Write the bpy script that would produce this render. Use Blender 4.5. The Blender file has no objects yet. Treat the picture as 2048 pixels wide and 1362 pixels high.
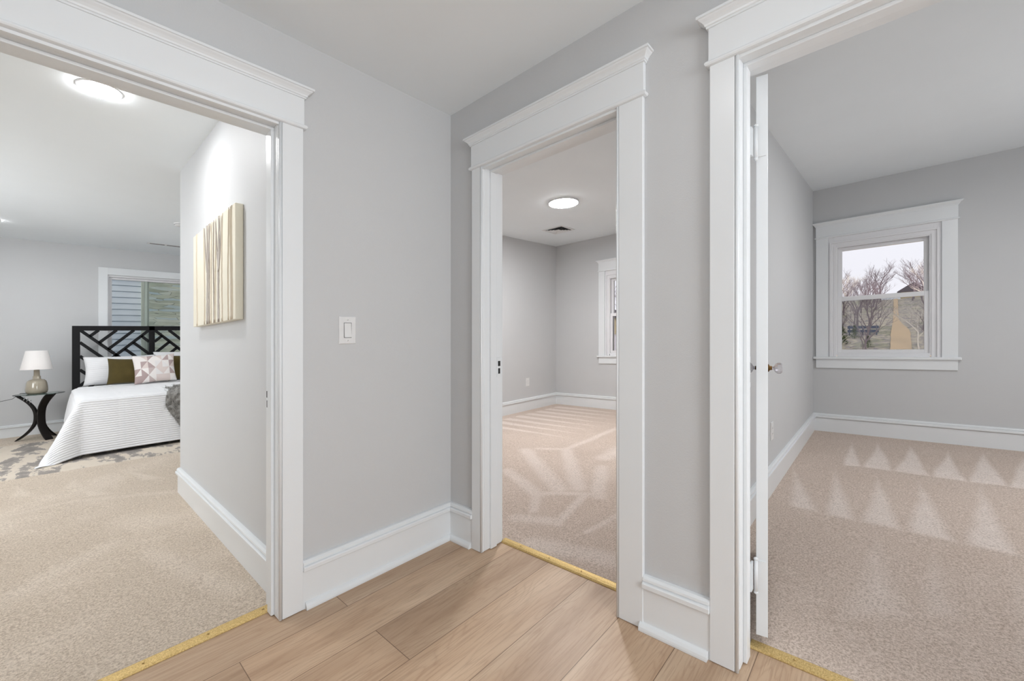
import bpy, bmesh, math, random
from mathutils import Vector, noise as mnoise

# ------------------------------------------------------------------ camera, sky, exposure
SC = bpy.context.scene
COL = SC.collection
cam_d = bpy.data.cameras.new('camera'); cam = bpy.data.objects.new('camera', cam_d); COL.objects.link(cam)
SC.camera = cam
F_PX = 823.0
cam_d.sensor_width = 36.0
cam_d.lens = 36.0 * F_PX / 2048.0
cam_d.clip_start = 0.02; cam_d.clip_end = 400
cam_d.shift_y = -2.0 / 2048.0
EYE = 1.125
cam.location = (0, 0, EYE)
cam.rotation_euler = (math.radians(90), 0, math.radians(-48.0))

vs = SC.view_settings
vs.view_transform = 'Standard'
try: vs.look = 'None'
except Exception: pass
vs.gamma = 1.0; vs.exposure = 0.0; vs.use_curve_mapping = False

world = bpy.data.worlds.new('overcast_sky'); SC.world = world; world.use_nodes = True
wn = world.node_tree.nodes; wl = world.node_tree.links
wn.clear()
w_out = wn.new('ShaderNodeOutputWorld'); w_bg = wn.new('ShaderNodeBackground')
w_bg.inputs[0].default_value = (0.93, 0.93, 1.0, 1); w_bg.inputs[1].default_value = 1.03
wl.new(w_bg.outputs[0], w_out.inputs[0])

LAMP = dict(hall=10.0, middle=225.0, right=88.0, bed=140.0)     # emission strength of each room's ceiling discs
SUN_W = 3.0
sun_d = bpy.data.lights.new('low_sun', 'SUN'); sun_o = bpy.data.objects.new('low_sun', sun_d); COL.objects.link(sun_o)
sun_d.energy = SUN_W; sun_d.angle = math.radians(20); sun_d.color = (1.0, 0.86, 0.7)
sun_o.rotation_euler = (math.radians(60), 0, math.radians(-75))     # from behind the house onto the hill

def fill_light(name, loc, rot, sx, sy, watts, col=(0.92, 0.96, 1.0)):
    # added area lamp, out of view, lifting ceilings and walls; no window behind it
    d = bpy.data.lights.new(name, 'AREA'); d.shape = 'RECTANGLE'; d.size = sx; d.size_y = sy; d.energy = watts; d.color = col
    o = bpy.data.objects.new(name, d); COL.objects.link(o); o.location = loc; o.rotation_euler = [math.radians(a) for a in rot]
    return o
fill_light('fill_light_hall', (0.1, -2.95, 1.45), (90, 0, 0), 1.3, 1.5, 78)  # added fill behind the camera, on a windowless wall
fill_light('fill_light_bedroom', (-2.15, 5.4, 1.45), (90, 0, -90), 1.8, 1.4, 52)  # unseen fill lamp added by the bedroom's left wall to brighten the ceiling
fill_light('fill_light_right_room', (3.6, -2.55, 1.45), (90, 0, 0), 1.4, 1.4, 22)  # added fill by the right room's side wall, which has no window

# ------------------------------------------------------------------ the old house runs a little out of level
YAW = math.radians(42.0)
RX, RY = math.sin(YAW), -math.cos(YAW)
OUT_OF_LEVEL = 0.029           # floors, ceilings, door heads and sills all climb 2.9 cm per metre this way; walls are plumb
def lev(x, y): return OUT_OF_LEVEL * (RX * x + RY * y)

# ------------------------------------------------------------------ tagging
def tag(o, label=None, cat=None, group=None, kind=None):
    if label: o['label'] = label
    if cat: o['category'] = cat
    if group: o['group'] = group
    if kind: o['kind'] = kind
    return o
def empty(name, x, y, z):
    o = bpy.data.objects.new(name, None); COL.objects.link(o)
    o.empty_display_size = 0.1
    o.location = (x, y, z + lev(x, y))
    return o

# ------------------------------------------------------------------ materials
def new_mat(name):
    m = bpy.data.materials.new(name); m.use_nodes = True
    nt = m.node_tree; b = nt.nodes['Principled BSDF']
    return m, nt, b
def srgb(r, g, b):
    f = lambda c: (c/255)/12.92 if c/255 <= 0.04045 else (((c/255)+0.055)/1.055)**2.4
    return (f(r), f(g), f(b), 1)
def N(nt, typ, **kw):
    n = nt.nodes.new(typ)
    for k, v in kw.items():
        setattr(n, k, v)
    return n
def LK(nt, a, b): nt.links.new(a, b)
def math_n(nt, op, a, b=None, c=None):
    n = nt.nodes.new('ShaderNodeMath'); n.operation = op
    for i, v in enumerate((a, b, c)):
        if v is None: continue
        if isinstance(v, (int, float)): n.inputs[i].default_value = v
        else: nt.links.new(v, n.inputs[i])
    return n.outputs[0]
def mixc(nt, f, a, b):
    n = nt.nodes.new('ShaderNodeMix'); n.data_type = 'RGBA'
    if isinstance(f, (int, float)): n.inputs[0].default_value = f
    else: nt.links.new(f, n.inputs[0])
    for i, v in ((6, a), (7, b)):
        if isinstance(v, tuple): n.inputs[i].default_value = v
        else: nt.links.new(v, n.inputs[i])
    return n.outputs[2]
def ramp(nt, f, stops, interp='LINEAR'):
    n = nt.nodes.new('ShaderNodeValToRGB'); n.color_ramp.interpolation = interp
    e = n.color_ramp.elements
    while len(e) < len(stops): e.new(0.5)
    for i, (p, c) in enumerate(stops):
        e[i].position = p; e[i].color = c
    nt.links.new(f, n.inputs[0]); return n.outputs[0]
def wpos(nt):
    g = nt.nodes.new('ShaderNodeNewGeometry'); return g.outputs['Position']
def noise_n(nt, vec, scale, detail=3, rough=0.5, dist=0.0):
    n = nt.nodes.new('ShaderNodeTexNoise'); n.inputs['Scale'].default_value = scale
    n.inputs['Detail'].default_value = detail; n.inputs['Roughness'].default_value = rough
    n.inputs['Distortion'].default_value = dist
    if vec is not None: nt.links.new(vec, n.inputs['Vector'])
    return n.outputs['Fac']
def scale_v(nt, vec, s, loc=(0,0,0)):
    n = nt.nodes.new('ShaderNodeMapping'); n.inputs['Scale'].default_value = s; n.inputs['Location'].default_value = loc
    nt.links.new(vec, n.inputs['Vector']); return n.outputs[0]
def bump(nt, bsdf, h, strength, dist):
    n = nt.nodes.new('ShaderNodeBump'); n.inputs['Strength'].default_value = strength; n.inputs['Distance'].default_value = dist
    nt.links.new(h, n.inputs['Height']); nt.links.new(n.outputs[0], bsdf.inputs['Normal'])

def paint(name, col, rough=0.5, bs=0.15, bd=0.002, bscale=160, spec=0.5):
    m, nt, b = new_mat(name)
    p = wpos(nt)
    v = noise_n(nt, p, 3.0, 3)
    c2 = tuple(x*0.965 for x in col[:3]) + (1,)
    LK(nt, mixc(nt, v, col, c2), b.inputs['Base Color'])
    b.inputs['Roughness'].default_value = rough
    b.inputs['Specular IOR Level'].default_value = spec
    bump(nt, b, noise_n(nt, p, bscale, 2), bs, bd)
    return m
M = {}
M['wall'] = paint('grey_wall_paint', srgb(204, 205, 206), 0.62, 0.35, 0.0015, 220, 0.35)
M['wall_bed'] = paint('pale_grey_wall_paint', srgb(208, 209, 210), 0.55, 0.3, 0.0012, 220, 0.4)
M['ceil'] = paint('white_ceiling_paint', srgb(240, 245, 248), 0.8, 0.1, 0.001, 200, 0.2)
M['trim'] = paint('white_gloss_trim_paint', srgb(232, 235, 237), 0.28, 0.08, 0.001, 40, 0.5)
M['trim_win'] = paint('white_vinyl', srgb(232, 232, 234), 0.35, 0.0, 0.001, 40, 0.5)

def simple(name, col, rough=0.5, metal=0.0, spec=0.5, coat=0.0):
    m, nt, b = new_mat(name)
    p = wpos(nt)
    v = noise_n(nt, p, 25.0, 3)
    LK(nt, mixc(nt, v, col, tuple(x*0.9 for x in col[:3]) + (1,)), b.inputs['Base Color'])
    b.inputs['Roughness'].default_value = rough; b.inputs['Metallic'].default_value = metal
    b.inputs['Specular IOR Level'].default_value = spec
    b.inputs['Coat Weight'].default_value = coat
    return m
M['plastic'] = simple('white_plastic', srgb(232, 232, 232), 0.3)
M['dark'] = simple('black_void', (0.008, 0.008, 0.008, 1), 0.7)
M['slot'] = simple('dark_slot', (0.06, 0.06, 0.06, 1), 0.8)
M['black_wood'] = simple('black_lacquered_wood', (0.006, 0.006, 0.007, 1), 0.5, 0, 0.25)
M['brass_old'] = simple('aged_brass', srgb(120, 90, 52), 0.5, 1.0)
M['steel'] = simple('polished_steel', (0.75, 0.75, 0.76, 1), 0.15, 1.0)

def make_brass():
    m, nt, b = new_mat('brushed_brass_strip')
    p = wpos(nt)
    v = noise_n(nt, scale_v(nt, p, (60, 60, 60)), 4, 4)
    LK(nt, ramp(nt, v, [(0.3, srgb(188, 158, 100)), (0.7, srgb(230, 204, 146))]), b.inputs['Base Color'])
    b.inputs['Metallic'].default_value = 0.7; b.inputs['Roughness'].default_value = 0.58
    bump(nt, b, v, 0.3, 0.001)
    return m
M['brass'] = make_brass()

def make_laminate():
    m, nt, b = new_mat('oak_laminate_planks')
    p = wpos(nt)
    sep = N(nt, 'ShaderNodeSeparateXYZ'); LK(nt, p, sep.inputs[0])
    X, Y = sep.outputs[0], sep.outputs[1]
    PW = 0.2305
    row = math_n(nt, 'FLOOR', math_n(nt, 'DIVIDE', math_n(nt, 'SUBTRACT', Y, 1.245 - 8*PW), PW))
    fy = math_n(nt, 'FRACT', math_n(nt, 'DIVIDE', math_n(nt, 'SUBTRACT', Y, 1.245 - 8*PW), PW))
    # plank end joints: rows 1.245-1.475 and the one by the wall break at x = .84; the others further off
    wn_ = N(nt, 'ShaderNodeTexWhiteNoise'); wn_.noise_dimensions = '1D'; LK(nt, row, wn_.inputs['W'])
    odd = math_n(nt, 'MODULO', row, 2.0)             # row 8 (even) and row 10 (even) carry the joint at .84
    off = math_n(nt, 'ADD', 0.84 - 1.22, math_n(nt, 'MULTIPLY', odd, 0.82))
    fx0 = math_n(nt, 'DIVIDE', math_n(nt, 'SUBTRACT', X, off), 1.22)
    colm = math_n(nt, 'FLOOR', fx0); fx = math_n(nt, 'FRACT', fx0)
    comb = N(nt, 'ShaderNodeCombineXYZ'); LK(nt, row, comb.inputs[0]); LK(nt, colm, comb.inputs[1])
    wn2 = N(nt, 'ShaderNodeTexWhiteNoise'); wn2.noise_dimensions = '3D'; LK(nt, comb.outputs[0], wn2.inputs['Vector'])
    rnd = wn2.outputs['Value']
    # wood grain: long cathedral rings, stretched along the plank
    shift = N(nt, 'ShaderNodeVectorMath'); shift.operation = 'SCALE'; LK(nt, wn2.outputs['Color'], shift.inputs[0]); shift.inputs['Scale'].default_value = 13.0
    pv = N(nt, 'ShaderNodeVectorMath'); pv.operation = 'ADD'; LK(nt, p, pv.inputs[0]); LK(nt, shift.outputs[0], pv.inputs[1])
    g1 = scale_v(nt, pv.outputs[0], (0.9, 7.0, 1))
    field = noise_n(nt, g1, 1.3, 2, 0.45, 0.35)
    rings = math_n(nt, 'FRACT', math_n(nt, 'MULTIPLY', field, 17.0))
    rings = math_n(nt, 'ABSOLUTE', math_n(nt, 'SUBTRACT', rings, 0.5))
    rings = math_n(nt, 'POWER', math_n(nt, 'MULTIPLY', rings, 2.0), 3.0)
    fine = noise_n(nt, scale_v(nt, pv.outputs[0], (5, 140, 1)), 1.0, 4, 0.6)
    broad = noise_n(nt, scale_v(nt, pv.outputs[0], (1.0, 5.5, 1)), 1.0, 3, 0.5)
    base = ramp(nt, broad, [(0.30, srgb(172, 142, 115)), (0.5, srgb(196, 167, 139)), (0.72, srgb(213, 188, 161))])
    tone = mixc(nt, rnd, (0.87, 0.87, 0.87, 1), (1.06, 1.04, 1.02, 1))
    mul = N(nt, 'ShaderNodeMix'); mul.data_type = 'RGBA'; mul.blend_type = 'MULTIPLY'; mul.inputs[0].default_value = 1.0
    LK(nt, base, mul.inputs[6]); LK(nt, tone, mul.inputs[7])
    c = mixc(nt, math_n(nt, 'MULTIPLY', rings, 0.24), mul.outputs[2], srgb(150, 118, 94))
    fm = math_n(nt, 'MULTIPLY', math_n(nt, 'LESS_THAN', fine, 0.45), 0.22)
    c = mixc(nt, fm, c, srgb(138, 106, 82))
    # knots
    vor = N(nt, 'ShaderNodeTexVoronoi'); vor.inputs['Scale'].default_value = 1.0
    LK(nt, scale_v(nt, pv.outputs[0], (1.5, 3.2, 1)), vor.inputs['Vector'])
    kn = math_n(nt, 'LESS_THAN', vor.outputs['Distance'], 0.035)
    kr = math_n(nt, 'MULTIPLY', kn, 0.75)
    c = mixc(nt, kr, c, srgb(105, 76, 58))
    seam = math_n(nt, 'MAXIMUM', math_n(nt, 'LESS_THAN', fy, 0.012), math_n(nt, 'LESS_THAN', fx, 0.0022))
    c = mixc(nt, math_n(nt, 'MULTIPLY', seam, 0.75), c, srgb(86, 62, 45))
    LK(nt, c, b.inputs['Base Color'])
    b.inputs['Roughness'].default_value = 0.42
    b.inputs['Specular IOR Level'].default_value = 0.4
    h = math_n(nt, 'SUBTRACT', math_n(nt, 'MULTIPLY', fine, 0.3), seam)
    bump(nt, b, h, 0.2, 0.001)
    return m
M['laminate'] = make_laminate()

def carpet(name, kind):
    m, nt, b = new_mat(name)
    p = wpos(nt)
    sep = N(nt, 'ShaderNodeSeparateXYZ'); LK(nt, p, sep.inputs[0])
    wob = noise_n(nt, p, 2.2, 3)
    wob2 = noise_n(nt, scale_v(nt, p, (1, 1, 1), (7, 3, 0)), 2.2, 3)
    X = math_n(nt, 'ADD', sep.outputs[0], math_n(nt, 'MULTIPLY', math_n(nt, 'SUBTRACT', wob, 0.5), 0.05))
    Y = math_n(nt, 'ADD', sep.outputs[1], math_n(nt, 'MULTIPLY', math_n(nt, 'SUBTRACT', wob2, 0.5), 0.05))
    grain = noise_n(nt, p, 115, 5, 0.9)
    blot = noise_n(nt, p, 1.6, 4, 0.55)
    tuft = noise_n(nt, p, 42, 2, 0.6); tuft_v = noise_n(nt, p, 7, 4, 0.6)
    if kind == 'bed':
        lo, mid, hi = srgb(198, 182, 162), srgb(222, 206, 187), srgb(236, 222, 206)
    else:
        lo, mid, hi = srgb(200, 180, 164), srgb(222, 204, 190), srgb(244, 231, 222)
    wv = N(nt, 'ShaderNodeCombineXYZ'); LK(nt, X, wv.inputs[0]); LK(nt, Y, wv.inputs[1])
    def clamp01(v): return math_n(nt, 'MINIMUM', math_n(nt, 'MAXIMUM', v, 0.0), 1.0)
    def tri(a, b_, c_, soft=0.03):
        """pile brushed the other way inside one triangle: the smallest of the distances to its three sides"""
        cx_ = (a[0]+b_[0]+c_[0])/3; cy_ = (a[1]+b_[1]+c_[1])/3; out = None
        for p, q in ((a, b_), (b_, c_), (c_, a)):
            dx, dy = q[0]-p[0], q[1]-p[1]; L = math.hypot(dx, dy); nx, ny = -dy/L, dx/L
            if (cx_-p[0])*nx + (cy_-p[1])*ny < 0: nx, ny = -nx, -ny
            d = math_n(nt, 'ADD', math_n(nt, 'MULTIPLY', X, nx), math_n(nt, 'MULTIPLY_ADD', Y, ny, -(p[0]*nx+p[1]*ny)))
            out = d if out is None else math_n(nt, 'MINIMUM', out, d)
        return clamp01(math_n(nt, 'DIVIDE', math_n(nt, 'ADD', out, 0.012), soft))
    def stroke(p, q, w, soft=0.4):
        dx, dy = q[0]-p[0], q[1]-p[1]; L2 = dx*dx+dy*dy
        h = clamp01(math_n(nt, 'ADD', math_n(nt, 'MULTIPLY', X, dx/L2), math_n(nt, 'MULTIPLY_ADD', Y, dy/L2, -(p[0]*dx+p[1]*dy)/L2)))
        ex_ = math_n(nt, 'SUBTRACT', math_n(nt, 'SUBTRACT', X, p[0]), math_n(nt, 'MULTIPLY', h, dx))
        ey_ = math_n(nt, 'SUBTRACT', math_n(nt, 'SUBTRACT', Y, p[1]), math_n(nt, 'MULTIPLY', h, dy))
        d = math_n(nt, 'SQRT', math_n(nt, 'ADD', math_n(nt, 'MULTIPLY', ex_, ex_), math_n(nt, 'MULTIPLY', ey_, ey_)))
        return clamp01(math_n(nt, 'DIVIDE', math_n(nt, 'SUBTRACT', w, d), w*soft))
    marks = []
    if kind == 'right':
        for a, b_, c_ in (((4.33, .241), (4.37, .125), (5.2, .224)), ((4.37, .113), (4.37, -.066), (5.33, .033)), ((4.37, -.073), (4.37, -.265), (5.35, -.198)),
                          ((4.37, -.274), (4.37, -.447), (5.27, -.429)), ((4.37, -.456), (4.40, -.642), (5.4, -.65)), ((4.39, -.646), (4.39, -.82), (5.42, -.87))):
            marks.append((tri(a, b_, c_), 1.0))
        for a, b_, c_ in (((3.13, .441), (3.13, .29), (4.04, .541)), ((3.11, .258), (3.11, .108), (4.15, .28)), ((3.11, .093), (3.11, -.092), (4.14, .036)),
                          ((3.11, -.102), (3.11, -.289), (4.17, -.199)), ((3.11, -.308), (3.10, -.487), (4.31, -.509)), ((3.10, -.50), (3.10, -.70), (4.3, -.85))):
            marks.append((tri(a, b_, c_, 0.05), 0.85))
        for a, b_, c_ in (((2.0, .13), (2.2, -.09), (2.99, .021)), ((2.2, -.10), (2.3, -.23), (2.99, -.186)), ((2.1, -.32), (2.3, -.46), (3.04, -.445))):
            marks.append((tri(a, b_, c_, 0.09), 0.55))
    elif kind == 'middle':
        for p, q, w in (((3.156, 2.661), (2.492, 1.78), .10), ((3.394, 2.332), (2.581, 1.664), .09), ((3.128, 1.784), (2.534, 1.482), .08), ((2.583, 2.375), (2.301, 1.832), .08),
                        ((3.45, 2.352), (4.645, 2.394), .06), ((2.324, 1.85), (2.565, 1.488), .05), ((2.476, 1.558), (2.011, 1.448), .045), ((2.379, 1.226), (2.035, 1.26), .03),
                        ((3.269, 2.603), (3.427, 2.335), .05), ((3.384, 1.898), (3.85, 1.92), .12), ((2.271, 1.822), (2.078, 1.687), .05), ((1.921, 1.701), (2.022, 1.502), .08), ((1.75, 1.4), (1.85, 1.0), .10)):
            marks.append((stroke(p, q, w, 0.7), 0.65))
        for k in range(8):
            x0 = 3.70+0.235*k
            marks.append((tri((x0, 3.95), (x0+0.17, 3.95), (x0+0.12, 2.55), 0.04), 0.85))
    else:
        for a, b_, c_ in (((-.24, 5.01), (-.10, 4.90), (-.218, 5.41)), ((.028, 4.95), (.152, 4.90), (.107, 5.36)), ((.14, 4.55), (.33, 4.45), (.142, 4.85)), ((.5, 4.7), (.66, 4.6), (.42, 5.3)), ((-.5, 4.7), (-.3, 4.6), (-.42, 5.1))):
            marks.append((tri(a, b_, c_, 0.04), 0.55))
        for p, q, w in (((.64, 4.1), (.1, 4.5), .06), ((.1, 4.5), (-.4, 4.45), .05), ((.35, 3.0), (.55, 2.2), .08), ((.2, 3.3), (-.1, 3.0), .1)):
            marks.append((stroke(p, q, w, 0.8), 0.45))
        marks.append((clamp01(math_n(nt, 'MULTIPLY', math_n(nt, 'SUBTRACT', blot, 0.52), 8.0)), 0.4))
    tr = None
    for v, k in marks:
        v = math_n(nt, 'MULTIPLY', v, math_n(nt, 'MULTIPLY_ADD', tuft_v, 0.9*k, 0.55*k)); tr = v if tr is None else math_n(nt, 'MAXIMUM', tr, v)
    c = mixc(nt, math_n(nt, 'MINIMUM', math_n(nt, 'MULTIPLY', tr, 0.85), 1.0), mixc(nt, blot, lo, mid), hi)
    c = mixc(nt, math_n(nt, 'MULTIPLY', math_n(nt, 'GREATER_THAN', grain, 0.545), 0.6), c, srgb(244, 229, 213) if kind == 'bed' else srgb(244, 229, 218))
    c = mixc(nt, math_n(nt, 'MULTIPLY', math_n(nt, 'LESS_THAN', grain, 0.455), 0.6), c, srgb(150, 128, 110))
    LK(nt, c, b.inputs['Base Color'])
    b.inputs['Roughness'].default_value = 1.0; b.inputs['Specular IOR Level'].default_value = 0.1
    b.inputs['Sheen Weight'].default_value = 0.15
    hh = math_n(nt, 'ADD', grain, math_n(nt, 'MULTIPLY', tuft, 0.6))
    bump(nt, b, hh, 0.7, 0.006)
    return m
M['carpet_bed'] = carpet('beige_cut_pile_carpet', 'bed')
M['carpet_mid'] = carpet('pinkish_beige_carpet', 'middle')
M['carpet_right'] = carpet('pinkish_beige_vacuumed_carpet', 'right')

def emit(name, col, s):
    m, nt, b = new_mat(name)
    b.inputs['Base Color'].default_value = (0.9, 0.9, 0.9, 1)
    b.inputs['Emission Color'].default_value = col; b.inputs['Emission Strength'].default_value = s
    return m
for k, s in LAMP.items():
    M['lamp_'+k] = emit('lit_diffuser_'+k, (0.99, 0.992, 1.0, 1), s)

def make_glass(name, tint=(0.95, 0.97, 0.96, 1), gl=0.06, refl=None):
    m = bpy.data.materials.new(name); m.use_nodes = True; nt = m.node_tree; nt.nodes.clear()
    o = N(nt, 'ShaderNodeOutputMaterial'); t = N(nt, 'ShaderNodeBsdfTransparent'); g = N(nt, 'ShaderNodeBsdfGlossy')
    t.inputs[0].default_value = tint; g.inputs['Roughness'].default_value = 0.02
    fr = N(nt, 'ShaderNodeFresnel'); fr.inputs[0].default_value = 1.45
    mx = N(nt, 'ShaderNodeMixShader')
    LK(nt, math_n(nt, 'MAXIMUM', fr.outputs[0], gl), mx.inputs[0]); LK(nt, t.outputs[0], mx.inputs[1]); LK(nt, g.outputs[0], mx.inputs[2])
    LK(nt, mx.outputs[0], o.inputs[0])
    return m
M['glass'] = make_glass('window_glass', (0.99, 0.99, 0.99, 1), 0.03)
M['screen'] = make_glass('grey_insect_screen', (0.72, 0.74, 0.75, 1), 0.02)
M['tableglass'] = make_glass('greenish_table_glass', (0.72, 0.86, 0.82, 1), 0.10)
def make_crystal():
    m, nt, b = new_mat('clear_cut_glass_knob')
    b.inputs['Base Color'].default_value = (0.93, 0.90, 0.93, 1); b.inputs['Roughness'].default_value = 0.03
    b.inputs['Transmission Weight'].default_value = 0.9; b.inputs['IOR'].default_value = 1.5
    return m
M['crystal'] = make_crystal()

def fabric(name, col, col2=None, scale=300, bs=0.5, rough=0.95, sheen=0.2, bd=0.002):
    m, nt, b = new_mat(name)
    p = wpos(nt); v = noise_n(nt, p, scale, 3, 0.6); v2 = noise_n(nt, p, 9, 3)
    col2 = col2 or tuple(x*0.8 for x in col[:3]) + (1,)
    LK(nt, mixc(nt, math_n(nt, 'MULTIPLY', math_n(nt, 'ADD', v, v2), 0.5), col, col2), b.inputs['Base Color'])
    b.inputs['Roughness'].default_value = rough; b.inputs['Sheen Weight'].default_value = sheen
    b.inputs['Specular IOR Level'].default_value = 0.15
    bump(nt, b, v, bs, bd)
    return m
M['quilt'] = fabric('white_ribbed_bedspread', srgb(240, 240, 241), srgb(230, 230, 232), 250, 0.25)
M['sham'] = fabric('white_ribbed_pillow_sham', srgb(240, 240, 241), srgb(230, 230, 232), 250, 0.25)
M['olive'] = fabric('olive_green_chenille', srgb(102, 89, 50), srgb(66, 56, 30), 180, 1.0, 0.9, 0.1, 0.004)
M['fur'] = fabric('grey_shaggy_throw', srgb(186, 183, 178), srgb(112, 110, 106), 60, 1.0, 0.95, 0.3, 0.01)
M['mattress'] = fabric('grey_bed_base_cloth', srgb(60, 56, 54))
M['shade'] = fabric('white_lampshade_linen', srgb(245, 242, 240), srgb(236, 230, 226), 400, 0.2)

def make_tri_fabric():
    m, nt, b = new_mat('triangle_print_fabric')
    uv = N(nt, 'ShaderNodeUVMap'); uv.uv_map = 'UVMap'
    sep = N(nt, 'ShaderNodeSeparateXYZ'); LK(nt, uv.outputs[0], sep.inputs[0])
    u = math_n(nt, 'MULTIPLY', sep.outputs[0], 6.0); v = math_n(nt, 'MULTIPLY', sep.outputs[1], 2.0)
    row = math_n(nt, 'FLOOR', math_n(nt, 'MULTIPLY', v, 2.0)); fv = math_n(nt, 'FRACT', math_n(nt, 'MULTIPLY', v, 2.0))
    cu = math_n(nt, 'FLOOR', u); fu = math_n(nt, 'FRACT', u)
    par = math_n(nt, 'MODULO', math_n(nt, 'ADD', math_n(nt, 'ADD', row, cu), 20.0), 2.0)
    # sideways triangles: split each cell by one diagonal or the other
    dd = math_n(nt, 'ADD', math_n(nt, 'MULTIPLY', par, fv), math_n(nt, 'MULTIPLY', math_n(nt, 'SUBTRACT', 1.0, par), math_n(nt, 'SUBTRACT', 1.0, fv)))
    side = math_n(nt, 'GREATER_THAN', fu, dd)
    half = math_n(nt, 'FLOOR', math_n(nt, 'MULTIPLY', math_n(nt, 'ADD', row, math_n(nt, 'ADD', side, cu)), 0.5))
    cmb = N(nt, 'ShaderNodeCombineXYZ'); LK(nt, cu, cmb.inputs[0]); LK(nt, half, cmb.inputs[1]); LK(nt, side, cmb.inputs[2])
    w = N(nt, 'ShaderNodeTexWhiteNoise'); LK(nt, cmb.outputs[0], w.inputs['Vector'])
    c = ramp(nt, w.outputs['Value'], [(0.0, srgb(238, 232, 228)), (0.42, srgb(222, 208, 202)), (0.55, srgb(180, 160, 157)), (0.70, srgb(232, 228, 226)), (0.88, srgb(200, 184, 180))], 'CONSTANT')
    LK(nt, c, b.inputs['Base Color']); b.inputs['Roughness'].default_value = 0.9
    bump(nt, b, noise_n(nt, wpos(nt), 300, 2), 0.3, 0.001)
    return m
M['tri'] = make_tri_fabric()

def make_rug():
    m, nt, b = new_mat('cream_and_grey_abstract_rug')
    p = wpos(nt)
    a = noise_n(nt, scale_v(nt, p, (3.6, 1.25, 1), (2.3, 0.4, 0)), 1.5, 8, 0.66, 0.2)
    a2 = noise_n(nt, scale_v(nt, p, (8, 4, 1), (4, 1, 0)), 1.5, 5, 0.65)
    s = math_n(nt, 'ADD', math_n(nt, 'MULTIPLY', a, 0.7), math_n(nt, 'MULTIPLY', a2, 0.3))
    c = ramp(nt, s, [(0.0, srgb(196, 182, 164)), (0.44, srgb(212, 200, 184)), (0.488, srgb(208, 196, 181)), (0.498, srgb(158, 150, 143)), (0.60, srgb(132, 127, 122))])
    LK(nt, c, b.inputs['Base Color']); b.inputs['Roughness'].default_value = 1.0
    bump(nt, b, noise_n(nt, p, 160, 2), 0.5, 0.003)
    return m
M['rug'] = make_rug()
def make_canvas():
    m, nt, b = new_mat('cream_textured_canvas')
    p = wpos(nt)
    v = noise_n(nt, scale_v(nt, p, (1, 60, 3)), 1.0, 4, 0.6); w = noise_n(nt, p, 4, 3)
    c = mixc(nt, math_n(nt, 'MULTIPLY', v, 0.8), srgb(240, 234, 215), srgb(228, 219, 195))
    LK(nt, mixc(nt, math_n(nt, 'MULTIPLY', w, 0.3), c, srgb(228, 226, 214)), b.inputs['Base Color'])
    b.inputs['Roughness'].default_value = 0.45
    bump(nt, b, noise_n(nt, scale_v(nt, p, (300, 300, 40)), 1, 2), 0.4, 0.002)
    return m
M['canvas'] = make_canvas()
M['canvas_grey'] = simple('grey_brown_relief', srgb(170, 160, 150), 0.35, 0.25)
M['canvas_tan'] = simple('tan_relief', srgb(218, 205, 184), 0.4, 0.1)
M['lamp_glass'] = simple('taupe_glazed_ceramic', srgb(178, 168, 150), 0.12, 0.0, 0.6, 0.6)
M['table_wood'] = simple('dark_espresso_wood', (0.009, 0.006, 0.005, 1), 0.45, 0, 0.3)

def make_siding():
    m, nt, b = new_mat('pale_blue_grey_clapboard')
    LK(nt, mixc(nt, noise_n(nt, wpos(nt), 3, 4), srgb(216, 230, 240), srgb(196, 210, 222)), b.inputs['Base Color'])
    b.inputs['Roughness'].default_value = 0.6
    return m
M['siding'] = make_siding()
def make_stone():
    m, nt, b = new_mat('rough_green_grey_stone')
    p = wpos(nt)
    sv = scale_v(nt, p, (2.4, 2.4, 17.0))
    dn = N(nt, 'ShaderNodeTexNoise'); dn.inputs['Scale'].default_value = 2.5; LK(nt, p, dn.inputs['Vector'])
    ad = N(nt, 'ShaderNodeVectorMath'); ad.operation = 'ADD'; LK(nt, sv, ad.inputs[0]); LK(nt, dn.outputs['Color'], ad.inputs[1])
    vo = N(nt, 'ShaderNodeTexVoronoi'); vo.inputs['Scale'].default_value = 1.2; LK(nt, ad.outputs[0], vo.inputs['Vector'])
    ve = N(nt, 'ShaderNodeTexVoronoi'); ve.feature = 'DISTANCE_TO_EDGE'; ve.inputs['Scale'].default_value = 1.2; LK(nt, ad.outputs[0], ve.inputs['Vector'])
    sp = N(nt, 'ShaderNodeSeparateXYZ'); LK(nt, vo.outputs['Color'], sp.inputs[0])
    c = ramp(nt, sp.outputs[0], [(0.0, srgb(168, 174, 158)), (0.4, srgb(204, 210, 192)), (0.7, srgb(224, 228, 214)), (0.9, srgb(196, 216, 226))])
    st = noise_n(nt, scale_v(nt, p, (1, 1, 7)), 5, 4)
    c = mixc(nt, math_n(nt, 'MULTIPLY', st, 0.6), c, srgb(160, 174, 150))
    c = mixc(nt, math_n(nt, 'LESS_THAN', ve.outputs['Distance'], 0.02), c, srgb(150, 156, 142))
    LK(nt, c, b.inputs['Base Color']); b.inputs['Roughness'].default_value = 0.9
    return m
M['stone'] = make_stone()
def make_hill():
    m, nt, b = new_mat('wintry_hillside_ground')
    p = wpos(nt)
    a = noise_n(nt, p, 0.25, 8, 0.7); f = noise_n(nt, p, 1.8, 6, 0.75)
    c = ramp(nt, f, [(0.3, srgb(112, 110, 128)), (0.44, srgb(158, 150, 150)), (0.56, srgb(196, 188, 170)), (0.8, srgb(220, 212, 196))])
    c = mixc(nt, math_n(nt, 'MULTIPLY', math_n(nt, 'GREATER_THAN', a, 0.56), 0.4), c, srgb(104, 116, 78))
    LK(nt, c, b.inputs['Base Color']); b.inputs['Roughness'].default_value = 1.0
    return m
M['hill'] = make_hill()
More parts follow.
